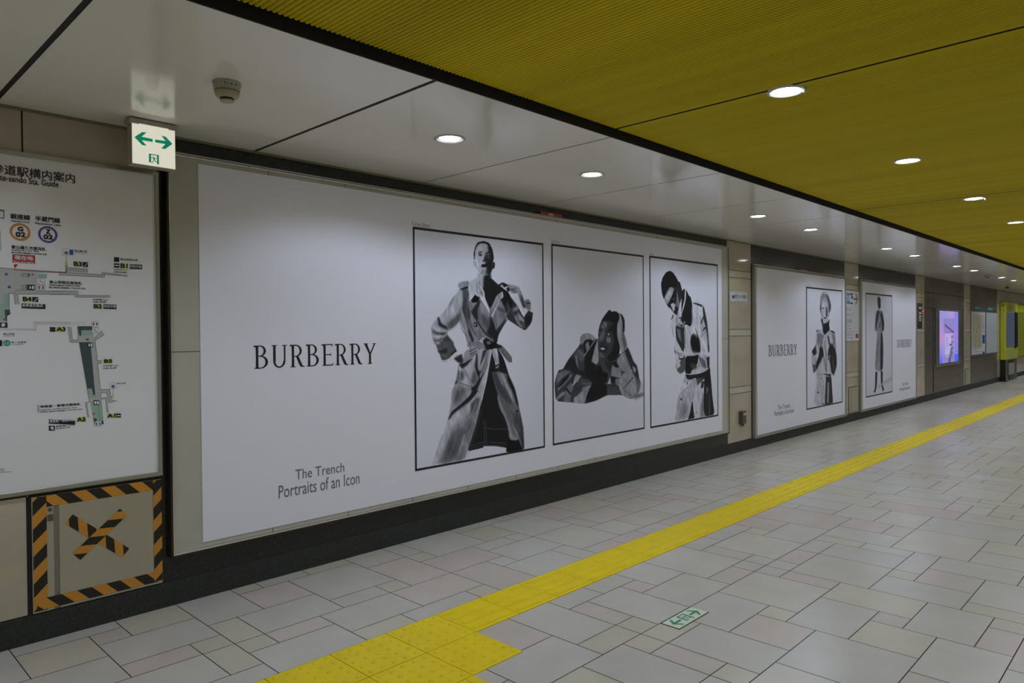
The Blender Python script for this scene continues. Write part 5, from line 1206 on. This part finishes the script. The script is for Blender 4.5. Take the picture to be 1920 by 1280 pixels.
# ================================================================== POSTER BOARDS
PY=-0.030
KS=(DIST+PY)/DIST
def P3(x,z,k=KS): return (x*k, EYE+(z-EYE)*k)
def raster(art,x0,x1,z0,z1,rx,rz,bg,grad=None):
    nx=int((x1-x0)/rx)+1; nz=int((z1-z0)/rz)+1
    X=np.linspace(x0,x1,nx); Z=np.linspace(z0,z1,nz); C=np.full((nz,nx),float(bg)); FG=np.zeros((nz,nx))
    if grad is not None: C+=grad(X[None,:],Z[:,None])
    def box(m,r,ax):
        if r<1: return m
        k=np.ones(2*r+1)/(2*r+1)
        return np.apply_along_axis(lambda v:np.convolve(np.pad(v,r,mode='edge'),k,'valid'),ax,m)
    for ln in art.strip().split('\n'):
        q=ln.split(); tone=float(q[0]); bl=float(q[1])
        pts=[tuple(float(v)/1000 for v in s.split(',')) for s in q[2:]]
        if len(pts)>5:                                   # round the corners a little
            q2=[]
            for i in range(len(pts)):
                A_,B_=pts[i],pts[(i+1)%len(pts)]
                q2+=[(A_[0]*0.85+B_[0]*0.15,A_[1]*0.85+B_[1]*0.15),(A_[0]*0.15+B_[0]*0.85,A_[1]*0.15+B_[1]*0.85)]
            pts=q2
        pad=0.006+bl*0.0055
        ax,bx=min(p[0] for p in pts)-pad,max(p[0] for p in pts)+pad; az,bz=min(p[1] for p in pts)-pad,max(p[1] for p in pts)+pad
        i0,i1=np.searchsorted(X,ax),np.searchsorted(X,bx); j0,j1=np.searchsorted(Z,az),np.searchsorted(Z,bz)
        if i1-i0<2 or j1-j0<2: continue
        m=np.zeros((j1-j0,i1-i0))
        for sx in (-0.25,0.25):
            for sz in (-0.25,0.25):
                xx=X[i0:i1][None,:]+sx*rx; zz=Z[j0:j1][:,None]+sz*rz; ins=np.zeros(m.shape,bool)
                for a_ in range(len(pts)):
                    xa,za=pts[a_]; xb,zb=pts[(a_+1)%len(pts)]
                    if za==zb: continue
                    ins^=((za>zz)!=(zb>zz))&(xx<(xb-xa)*(zz-za)/(zb-za)+xa)
                m+=0.25*ins
        if bl>0.5:
            f_=0.0008+0.00011*bl; rr=max(0,int(round(bl*f_/rx))); r2=max(0,int(round(bl*f_/rz)))
            for _ in range(2): m=box(box(m,rr,1),r2,0)
        C[j0:j1,i0:i1]=C[j0:j1,i0:i1]*(1-m)+tone*m
        FG[j0:j1,i0:i1]=np.maximum(FG[j0:j1,i0:i1],m)
    # soft cloth folds inside the printed figure
    rs=np.random.RandomState(11); N=np.zeros_like(C)
    for s_,am in ((0.045,6.0),(0.020,5.0),(0.010,3.5)):
        gx=int((x1-x0)/s_)+4; gz=int((z1-z0)/(s_*2.6))+4; g=rs.normal(0,1,(gz,gx))
        u=(X-x0)/s_+(Z[:,None]-z0)*0.5/s_*0.6; u=np.mod(u,gx-2); v=np.broadcast_to(((Z-z0)/(s_*2.6))[:,None],u.shape)
        iu=u.astype(int); iv=v.astype(int); fu=u-iu; fv=v-iv; fu=fu*fu*(3-2*fu); fv=fv*fv*(3-2*fv)
        N+=am*((g[iv,iu]*(1-fu)+g[iv,iu+1]*fu)*(1-fv)+(g[iv+1,iu]*(1-fu)+g[iv+1,iu+1]*fu)*fv)
    C=C*(1-FG)+FG*(152*(np.clip(C,4,160)/152)**1.28)
    C+=N*FG*np.clip((C-35)/60,0,1)
    return X,Z,C
def photo(parent,art,x0,x1,z0,z1,rx,rz,bg,grad,bt,bs,name='photo_print'):
    """monochrome print as a fine mesh; coordinates as surveyed on the wall plane"""
    X,Z,C=raster(art,x0,x1,z0,z1,rx,rz,bg,grad)
    nx,nz=len(X),len(Z)
    c=np.clip(C,5,175)/255.0; L=((c+0.055)/1.055)**2.4
    L=L/(((155/255.0+0.055)/1.055)**2.4)*0.87
    XX,ZZ=np.meshgrid(X,Z); v=np.stack([XX*KS,np.full(XX.shape,PY-0.0012),EYE+(ZZ-EYE)*KS],-1).reshape(-1,3)
    idx=np.arange(nx*nz).reshape(nz,nx)
    f=np.stack([idx[:-1,:-1],idx[:-1,1:],idx[1:,1:],idx[1:,:-1]],-1).reshape(-1,4)
    me=bpy.data.meshes.new(name); me.vertices.add(len(v)); me.vertices.foreach_set('co',v.astype(np.float32).ravel())
    me.loops.add(f.size); me.loops.foreach_set('vertex_index',f.astype(np.int32).ravel())
    me.polygons.add(len(f)); me.polygons.foreach_set('loop_start',np.arange(0,f.size,4,dtype=np.int32)); 
    me.update(calc_edges=True)
    ca=me.color_attributes.new('Col','FLOAT_COLOR','POINT')
    cc=np.stack([L*0.965,L*0.98,L*1.12,np.ones_like(L)],-1).reshape(-1,4).astype(np.float32); ca.data.foreach_set('color',cc.ravel())
    me.materials.append(m_photo)
    o=bpy.data.objects.new(name,me); COL.objects.link(o); o.parent=parent; pw=parent_world(parent); o.location=(-pw[0],-pw[1],-pw[2])
    # printed black border
    a=MB(); p0=P3(x0,z0); p1=P3(x1,z1); y=PY-0.0018
    a.wrect(p0[0]-bs,p1[0]+bs,p1[1]-bt*0.5,p1[1]+bt*0.5,y); a.wrect(p0[0]-bs,p1[0]+bs,p0[1]-bt*0.45,p0[1]+bt*0.45,y)
    a.wrect(p0[0]-bs,p0[0]+bs,p0[1],p1[1],y); a.wrect(p1[0]-bs,p1[0]+bs,p0[1],p1[1],y)
    a.build('print_border',m_ink,o)
    return o
def board(x0,x1,z0,z1,px0,px1,pz0,pz1,label,plabel,fr,rail):
    """frame outer box, then paper box (surveyed on the wall plane)"""
    a0=P3(x0,z0); a1=P3(x1,z1); b0=P3(px0,pz0); b1=P3(px1,pz1)
    t=thing('billboard_frame',((a0[0]+a1[0])/2,0,a0[1]),label,'billboard')
    a=MB(); a.box(a0[0]+0.01,a1[0]-0.01,PY+0.004,0.0,a0[1]+0.01,a1[1]-0.01)
    n=12 if x1-x0>4 else 0
    for k in range(1,n): 
        xx=a0[0]+(a1[0]-a0[0])*k/n+0.06; a.wrect(xx-0.002,xx+0.002,b1[1]-0.005,a1[1]-0.012,PY+0.0035,1); a.wrect(xx-0.002,xx+0.002,a0[1]+0.02,b0[1]+0.005,PY+0.0035,1)
    zz=P3(0,1.316)[1]; a.wrect(a0[0]+0.02,b0[0],zz-0.002,zz+0.002,PY+0.0035,1); a.wrect(b1[0],a1[0]-0.01,zz-0.002,zz+0.002,PY+0.0035,1)
    a.build('backing_panel',[m_board,mat('joint_line',(0.06,0.06,0.05),0.5)],t)
    g=fr
    a=MB(); yb=PY-0.012
    a.box(a0[0],a1[0],yb,0.0,a1[1]-g*0.8,a1[1],1)
    for (u0,u1,v0,v1) in ((a0[0],a1[0],a0[1],a0[1]+g),(a0[0],a0[0]+g,a0[1]+g,a1[1]-g),(a1[0]-g,a1[0],a0[1]+g,a1[1]-g)): a.box(u0,u1,yb,0.0,v0,v1)
    a.build('outer_frame',[rail[0],m_alu],t,bevel=0.003)
    a=MB(); yc=PY-0.010; h=0.008
    for (u0,u1,v0,v1) in ((a0[0]+g,a1[0]-g,a1[1]-g-h,a1[1]-g),(a0[0]+g,a1[0]-g,a0[1]+g,a0[1]+g+h+0.004),(a0[0]+g,a0[0]+g+0.004,a0[1]+g,a1[1]-g),(a1[0]-g-0.004,a1[0]-g,a0[1]+g,a1[1]-g)): a.box(u0,u1,yc,PY+0.004,v0,v1)
    a.build('inner_bead',rail[1],t,bevel=0.002)
    p=thing('poster',((b0[0]+b1[0])/2,PY,b0[1]),plabel,'poster')
    a=MB(); a.box(b0[0],b1[0],PY,PY+0.0038,b0[1],b1[1]); a.build('paper_sheet',m_paper,p)
    return t,p
def small_text(p,body,x0,x1,z0,z1,m=m_greyink,name='lettering'):
    a=MB(); q0=P3(x0,z0); q1=P3(x1,z1); text(a,body,q0[0],q1[0],q0[1],q1[1],PY-0.0012); return a.build(name,m,p)
def head(p,x0,x1,z0,z1):
    a=MB(); q0=P3(x0,z0); q1=P3(x1,z1); heading(a,'BURBERRY',q0[0],q1[0],q0[1],q1[1],PY-0.0012); return a.build('heading',m_ink,p)

g1=lambda X,Z: -6*np.clip((X-3.9)/0.5,0,1)+0*Z
t1,p1=board(1.412,7.505,0.243,2.358,1.580,7.352,0.292,2.316,'widest billboard frame, grey with a silver lower rail, on the near wall',
   'huge white poster with three black and white portraits side by side',0.012,(m_bronze,m_chrome))
photo(p1,ART[0],3.023,4.343,0.473,2.119,0.0036,0.0036,153,g1,0.017,0.0075)
photo(p1,ART[1],4.458,5.793,0.477,2.125,0.0042,0.0042,148,lambda X,Z:5*np.clip((Z-0.8)/1.0,0,1)+0*X,0.017,0.0075)
photo(p1,ART[2],5.910,7.250,0.4715,2.131,0.0046,0.0046,152,None,0.019,0.0085)
head(p1,1.879,2.703,1.210,1.342)
small_text(p1,'The Trench',2.126,2.458,0.545,0.603); small_text(p1,'Portraits of an Icon',2.017,2.570,0.452,0.527)
small_text(p1,'Karen Elson',3.009,3.167,2.134,2.163,m_palei); small_text(p1,'Little Simz',4.452,4.560,2.142,2.168,m_palei); small_text(p1,'Tino Kamal',5.905,5.98,2.146,2.170,m_palei)
t2,p2=board(8.150,11.215,0.108,2.205,8.235,11.185,0.142,2.168,'second billboard along the wall, grey framed, between the first two beige pillars',
   'white poster with one tall portrait of a pale coated person at its right',0.022,(m_alu,m_alu))
photo(p2,ART[3],9.732,11.065,0.332,1.986,0.0080,0.0052,151,None,0.020,0.012)
head(p2,8.548,9.408,1.083,1.222)
small_text(p2,'The Trench',8.804,9.179,0.402,0.457); small_text(p2,'Portraits of an Icon',8.709,9.297,0.327,0.392); small_text(p2,'Portrait of an Icon',9.73,9.92,2.005,2.02,m_palei)
t3,p3=board(11.860,14.930,0.108,2.205,11.985,14.905,0.142,2.168,'third billboard, grey framed, farthest of the white poster boards',
   'white poster with a slim standing full length figure at its left side',0.022,(m_alu,m_alu))
photo(p3,ART[4],12.120,13.465,0.330,1.987,0.0090,0.0060,146,lambda X,Z:-6*np.clip((X-12.6)/0.8,0,1)+0*Z,0.022,0.008)
head(p3,13.755,14.625,1.086,1.223)
small_text(p3,'The Trench',14.029,14.419,0.398,0.446); small_text(p3,'Portraits of an Icon',13.902,14.518,0.315,0.372)

# little clamp lamps / red tags on top of the frames
def redtag(x0,x1,z0,z1,label):
    a0=P3(x0,z0); a1=P3(x1,z1); t=thing('frame_tag',((a0[0]+a1[0])/2,-0.02,a0[1]),label,'tag')
    w_=a1[0]-a0[0]
    MB().box(a0[0],a1[0],-0.036,0.0,a0[1],a1[1]).build('red_holder',m_red,t,bevel=0.004)
    MB().box(a0[0]+w_*0.36,a0[0]+w_*0.58,-0.0375,-0.0355,a0[1]+0.004,a1[1]-0.006).build('white_label',mat('tag_white',(0.6,0.45,0.35),0.5),t)
redtag(4.318,4.585,2.357,2.385,'red tag with a pale label standing on the widest billboard')
redtag(9.50,9.78,2.203,2.222,'small red tag on the top edge of the second billboard')
redtag(13.24,13.46,2.203,2.220,'small red tag on the top edge of the third billboard')

# ================================================================== SIGNS ON THE PILLARS
m_signw=mat('sign_white',(0.66,0.67,0.68),0.3); m_sky=mat('sign_blue',(0.06,0.26,0.52),0.35); m_dblue=mat('sign_navy',(0.02,0.08,0.16),0.35)
t=thing('camera_notice',(7.75,0,1.77),'small white notice sign with a blue emblem high on the first pillar','sign')
MB().box(7.545,7.962,-0.006,0,1.735,1.855).build('plate',m_signw,t,bevel=0.001)
a=MB(); a.wrect(7.585,7.645,1.775,1.812,-0.0066); a.build('emblem',m_dblue,t)
a=MB(); text(a,'防犯カメラ作動中',7.652,7.945,1.775,1.825,-0.0066,0,0.001); text(a,'Security camera in operation',7.66,7.93,1.748,1.760,-0.0066); a.build('sign_lettering',m_ink,t)
for z_ in (1.840,1.741): a=MB(); a.wrect(7.56,7.95,z_,z_+0.003,-0.0066); a.build('border_line',m_ink,t)
t=thing('wall_intercom',(7.79,0,0.30),'small grey metal box fixed low on the first beige pillar','wall box')
a=MB(); a.box(7.745,7.845,-0.050,0,0.325,0.475); a.build('body',mat('box_grey',(0.10,0.105,0.095),0.35,metal=0.3),t,bevel=0.008)
a=MB(); a.box(7.760,7.832,-0.054,-0.049,0.425,0.455); a.build('button_plate',m_chrome,t,bevel=0.002)
a=MB(); a.cyl((7.795,-0.025,0.325),(7.795,-0.025,0.300),0.018); a.build('cable_gland',m_kgrey,t)
t=thing('direction_sign',(11.48,0,1.24),'tall white sign with blue squares and an arrow on the second pillar','sign')
MB().box(11.19,11.772,-0.010,0,1.236,2.000).build('plate',m_signw,t,bevel=0.001)
a=MB()
for (x0,x1,z0,z1,m) in ((11.235,11.37,1.925,1.965,0),(11.235,11.37,1.80,1.85,0),(11.235,11.36,1.86,1.915,2),(11.385,11.50,1.935,1.965,1),(11.43,11.50,1.88,1.925,1),(11.385,11.50,1.80,1.825,1)): a.wrect(x0,x1,z0,z1,-0.0106,m)
a.build('pictogram',[m_sky,m_dblue,mat('sign_lightblue',(0.25,0.45,0.62),0.35)],t)
a=MB(); a.wrect(11.53,11.70,1.868,1.896,-0.0106); 
for s_ in (1,-1): a.wpoly([(11.60,1.882+s_*0.085),(11.64,1.882+s_*0.085),(11.735,1.882),(11.69,1.882)],-0.0106)
a.build('arrow',m_greyink,t); a=MB()
text(a,'きっぷ',11.235,11.44,1.695,1.755,-0.0106); text(a,'チャージ',11.235,11.54,1.605,1.665,-0.0106); text(a,'定期券',11.235,11.46,1.505,1.575,-0.0106)
for k,(b_,w_) in enumerate((('Ticket',0.14),('Charge',0.20),('Commuter pass',0.30),('售票处',0.27),('정기권 발매기',0.30))): text(a,b_,11.235,11.235+w_,1.462-0.047*k,1.485-0.047*k,-0.0106)
a.build('sign_lettering',m_greyink,t)
a=MB(); a.wrect(11.62,11.74,1.28,1.345,-0.0106); a.build('red_mark',m_red,t)
t=thing('pillar_hatch',(11.5,0,0.13),'narrow beige hatch door at the foot of the second pillar','access panel')
MB().box(11.322,11.70,-0.004,0,0.135,0.535).build('edge_gap',m_gap,t)
MB().box(11.330,11.72,-0.012,0,0.142,0.525).build('door',m_hatch,t,bevel=0.003)
MB().box(11.40,11.418,-0.016,-0.011,0.16,0.50).build('hinge_strip',m_alu,t)
t=thing('pillar_hatch',(18.98,0,0.13),'narrow beige hatch door at the foot of the fourth pillar','access panel')
MB().box(18.80,19.20,-0.004,0,0.135,0.505).build('edge_gap',m_gap,t)
MB().box(18.81,19.22,-0.012,0,0.142,0.495).build('door',m_hatch,t,bevel=0.003)
MB().box(18.88,18.90,-0.016,-0.011,0.16,0.47).build('hinge_strip',m_alu,t)
t=thing('notice_sign',(15.16,0,1.42),'narrow dark notice with pale squares and painted red reflection on the third pillar','sign')
MB().box(15.005,15.30,-0.010,0,1.424,1.905).build('plate',mat('notice_dark',(0.055,0.055,0.065),0.3),t,bevel=0.001)
a=MB()
for z0,z1 in ((1.80,1.83),(1.70,1.73),(1.655,1.675)): a.wrect(15.07,15.25,z0,z1,-0.0106)
for k,z in enumerate((1.565,1.60,1.635)): a.wrect(15.07,15.24,z,z+0.014,-0.0106); 
a.wrect(15.07,15.09,1.565,1.65,-0.0106); a.wrect(15.22,15.24,1.565,1.65,-0.0106)
a.build('pale_squares',m_white,t)
a=MB(); a.box(15.31,15.40,-0.012,0,1.742,1.768); a.build('red_glint',mat('glint_red',(0.5,0.02,0.03),0.4,emit=(1,0.06,0.08),es=0.5),t,bevel=0.004)  # glowing red mark standing in for a reflection, no lamp here
a=MB(); a.wrect(15.03,15.28,1.74,1.785,-0.0106); a.build('red_glint_band',mat('dull_red',(0.20,0.05,0.05),0.4),t)  # the same red reflection, put into the colour of a band

# ================================================================== GLOWING SCREEN
sx0,sx1,sz0,sz1=16.27,18.24,0.645,1.826
t=thing('digital_screen',((sx0+sx1)/2,0,sz0),'glowing violet advertising screen in a grey frame set in the steel wall','screen')
MB().box(sx0,sx1,-0.035,-0.002,sz0,sz1).build('casing',m_alu,t,bevel=0.006)
ux0,ux1,uz0,uz1=16.45,18.00,0.705,1.785
nx,nz=90,110; vv=[];cc=[]
for j in range(nz):
    for i in range(nx):
        u=i/(nx-1); v=j/(nz-1)
        c=np.array([0.30,0.26,0.62])
        c=c+np.array([0.16,-0.02,-0.06])*math.exp(-((v-0.5)/0.16)**2)*(1 if u<0.25 or u>0.8 else 0.3)
        if u>0.78: c=c*0.55+np.array([0.12,0.14,0.72])*0.45
        if u<0.16 and v<0.3: c=c*(v/0.3)+np.array([0.10,0.12,0.85])*(1-v/0.3)
        if u>0.8 and v<0.15: c=np.array([0.08,0.12,0.8])
        if 0.28<u<0.70 and 0.10<v<0.56: c=c*0.4+np.array([0.48,0.44,0.66])*0.6
        if 0.2<u<0.78 and 0.60<v<0.86: c=c*0.8
        d=abs((v-0.66)+(u-0.5)*0.30)
        if 0.25<u<0.75 and d<0.025: c=c*0.45
        if 0.25<u<0.72 and 0.57<v<0.60: c=c*0.65
        if 0.60<u<0.72 and 0.1<v<0.55: c=c*(0.62+0.2*math.sin(v*60))
        if 0.35<u<0.42 and 0.3<v<0.5: c=c*0.75
        if abs(u-0.62+0.5*(0.25-v))<0.06 and v<0.28: c=c*0.4
        if 0.50<u<0.66 and 0.33<v<0.36: c=c*0.25
        if v<0.16 and 0.2<u<0.8: c=c*(0.8+0.2*math.sin(u*70)*math.sin(v*150))
        if v>0.88 and 0.45<u<0.75: c=c*0.7+np.array([0.15,0.09,0.09])
        vv.append((ux0+(ux1-ux0)*u,-0.0362,uz0+(uz1-uz0)*v)); cc.append(tuple(np.clip(c,0,1)))
a=MB(); a.v=vv; a.c=cc; a.f=[(j*nx+i,j*nx+i+1,(j+1)*nx+i+1,(j+1)*nx+i) for j in range(nz-1) for i in range(nx-1)]; a.mi=[0]*len(a.f); a.sm=[False]*len(a.f)
a.build('display',mat('screen_glow',(0.02,0.02,0.02),0.10,emit=(1,1,1),es=0.50,attr=True),t)

# ================================================================== FAR MAP AND NOTICE BOARD
t=thing('area_map_board',(20.1,0,0.80),'pale framed area map in greens beside a blank notice, left of the yellow kiosk','map board')
MB().box(19.34,20.84,-0.02,0,0.765,1.845).build('frame',m_alu,t,bevel=0.003)
MB().box(19.38,20.80,-0.0225,0,0.80,1.815).build('paper',m_map,t)
a=MB(); rs=random.Random(5)
mg=[mat('map_olive',(0.32,0.32,0.16),0.5),mat('map_brown',(0.36,0.25,0.14),0.5),mat('map_pale',(0.44,0.43,0.30),0.5),m_blu,m_greyink]
a.wrect(19.42,20.42,0.95,1.74,-0.0231,2)
for k in range(46):
    x=rs.uniform(19.43,20.32); z=rs.uniform(0.97,1.66); a.wpoly([(x,z),(x+rs.uniform(.03,.1),z+rs.uniform(-.01,.02)),(x+rs.uniform(.02,.1),z+rs.uniform(.03,.10)),(x+rs.uniform(-.02,.02),z+rs.uniform(.03,.08))],-0.0232-0.00001*k,rs.choice([0,0,1,2]))
a.wrect(20.48,20.76,1.05,1.26,-0.0232,3); a.wrect(20.5,20.72,0.80,0.85,-0.0232,3)
for k in range(9): a.wrect(20.48,20.48+rs.uniform(.1,.26),1.33+0.05*k,1.345+0.05*k,-0.0232,4)
for k in range(5): a.wrect(19.5+0.18*k,19.6+0.18*k,0.86,0.875,-0.0232,4)
for k in range(4): a.wrect(19.5+0.2*k,19.58+0.2*k,0.925,0.94,-0.0232,4)
a.build('map_drawing',mg,t)
t=thing('notice_board',(21.6,0,0.80),'plain pale framed notice panel immediately left of the yellow kiosk','notice board')
MB().box(20.87,22.34,-0.02,0,0.765,1.835).build('frame',m_alu,t,bevel=0.003)
MB().box(20.93,22.28,-0.0225,0,0.80,1.81).build('paper',mat('blank_sheet',(0.50,0.54,0.58),0.35),t)
m_cy=mat('cyan_tag',(0.05,0.30,0.42),0.35)
for x0,x1,lb_ in ((19.75,20.35,'small blue sign above the pale area map'),(21.20,21.75,'small blue sign above the plain notice panel')):
    t=thing('blue_tag',((x0+x1)/2,0,1.88),lb_,'sign')
    MB().box(x0,x1,-0.008,0,1.875,1.945).build('plate',m_cy,t,bevel=0.001)
    a=MB()
    for k in range(4): a.wrect(x0+0.07+k*0.11,x0+0.14+k*0.11,1.895,1.925,-0.0086)
    a.build('pale_marks',mat('tag_pale',(0.25,0.45,0.52),0.4),t)

# ================================================================== YELLOW KIOSK
kx0,kx1,ky=22.72,24.42,-0.135
kk=(DIST+ky)/DIST
t=thing('yellow_kiosk',((kx0+kx1)/2,ky/2,0),'tall yellow ticket kiosk with a dark screen on a grey base at far right','kiosk')
zt=EYE+(2.145-EYE)*kk; zb=EYE+(0.547-EYE)*kk
MB().box(kx0,kx1,ky,-0.008,zb,zt).build('yellow_body',m_kyel,t,bevel=0.01)
MB().box(kx0+0.03,kx1-0.06,ky+0.01,-0.008,0.001,zb).build('grey_base',m_kgrey,t,bevel=0.006)
MB().box(kx0+0.022,kx0+0.03,ky+0.01,-0.01,0,zb).build('black_side',m_black,t)
MB().box(kx0-0.12,kx0+0.03,-0.16,-0.008,0.001,0.03).build('floor_plate',m_black,t)
Fk=lambda x,y:W(1860+x/7.53,550+y/7.53,ky)
def kbox(name,l,tp_,r,b,dep,m):
    p=Fk(l,(tp_+b)/2); q=Fk(r,(tp_+b)/2); z1=Fk((l+r)/2,tp_)[1]; z0=Fk((l+r)/2,b)[1]
    return MB().box(p[0],q[0],ky-dep,ky+0.002,z0,z1).build(name,m,t,bevel=0.003)
sc_=kbox('display_screen',198,275,310,755,0.015,mat('kiosk_screen',(0.02,0.025,0.035),0.15,emit=(0.10,0.12,0.18),es=0.28))
kbox('screen_side',310,268,345,760,0.035,m_black)
kbox('notice_card',212,185,325,262,0.004,mat('card_tan',(0.38,0.36,0.14),0.5))
kbox('notice_card',198,790,345,905,0.004,mat('card_olive',(0.45,0.46,0.12),0.5))
kbox('white_bin',232,975,310,1140,0.010,mat('bin_pale',(0.32,0.32,0.29),0.5)); kbox('bin_opening',238,940,310,978,0.010,m_black); kbox('foot_recess',245,1140,310,1205,0.008,m_black)
# side face lettering, read downwards
m_kink=mat('kiosk_ink',(0.34,0.35,0.02),0.5)
a=MB(); vs,fs=glyphs('Tokyo Metro Information'); ax=max(p[0] for p in vs); 
a.add([(kx0-0.0008,-0.050-0.045*(v/0.9),1.93-1.15*(u/ax)) for u,v in vs],[f[::-1] for f in fs],0)
a.add([(kx0-0.0008,-0.067+0.034*math.cos(q),2.03+0.034*math.sin(q)) for q in [2*PI*i/20 for i in range(20)]],[tuple(range(20))[::-1]],0)
a.build('side_lettering',m_kink,t)
t=thing('yellow_wall_panel',(26.2,0,0.59),'yellow green information panel on the wall right of the kiosk, at the picture edge','wall panel')
MB().box(24.60,28.5,-0.02,0,0.593,2.125).build('panel',mat('panel_olive',(0.34,0.36,0.02),0.4,noise=(3,0.15,(1,1,1))),t,bevel=0.003)
MB().box(24.60,28.5,-0.022,0,1.90,2.10).build('header_band',m_kyel,t)
a=MB(); rs=random.Random(2)
for k in range(16): z=1.84-0.07*k; a.wrect(24.9,24.9+rs.uniform(1.2,2.6),z-0.012,z+0.012,-0.0206)
a.build('printed_lines',mat('panel_ink',(0.20,0.21,0.02),0.5),t)

# hanging sensor column from the ceiling in the far distance
gx,gy=G(1887,528,H)
t=thing('ceiling_pendant',(19.9,-0.62,H),'thin pale rod hanging from the white ceiling before the yellow kiosk','hanging rod')
a=MB(); a.cyl((19.9,-0.62,H),(19.9,-0.62,H-0.16),0.016); a.build('rod',mat('rod_pale',(0.55,0.52,0.42),0.3),t)
a=MB(); a.cyl((19.9,-0.62,H-0.06),(19.9,-0.62,H-0.10),0.035); a.build('collar',mat('collar_brown',(0.12,0.08,0.06),0.4),t)
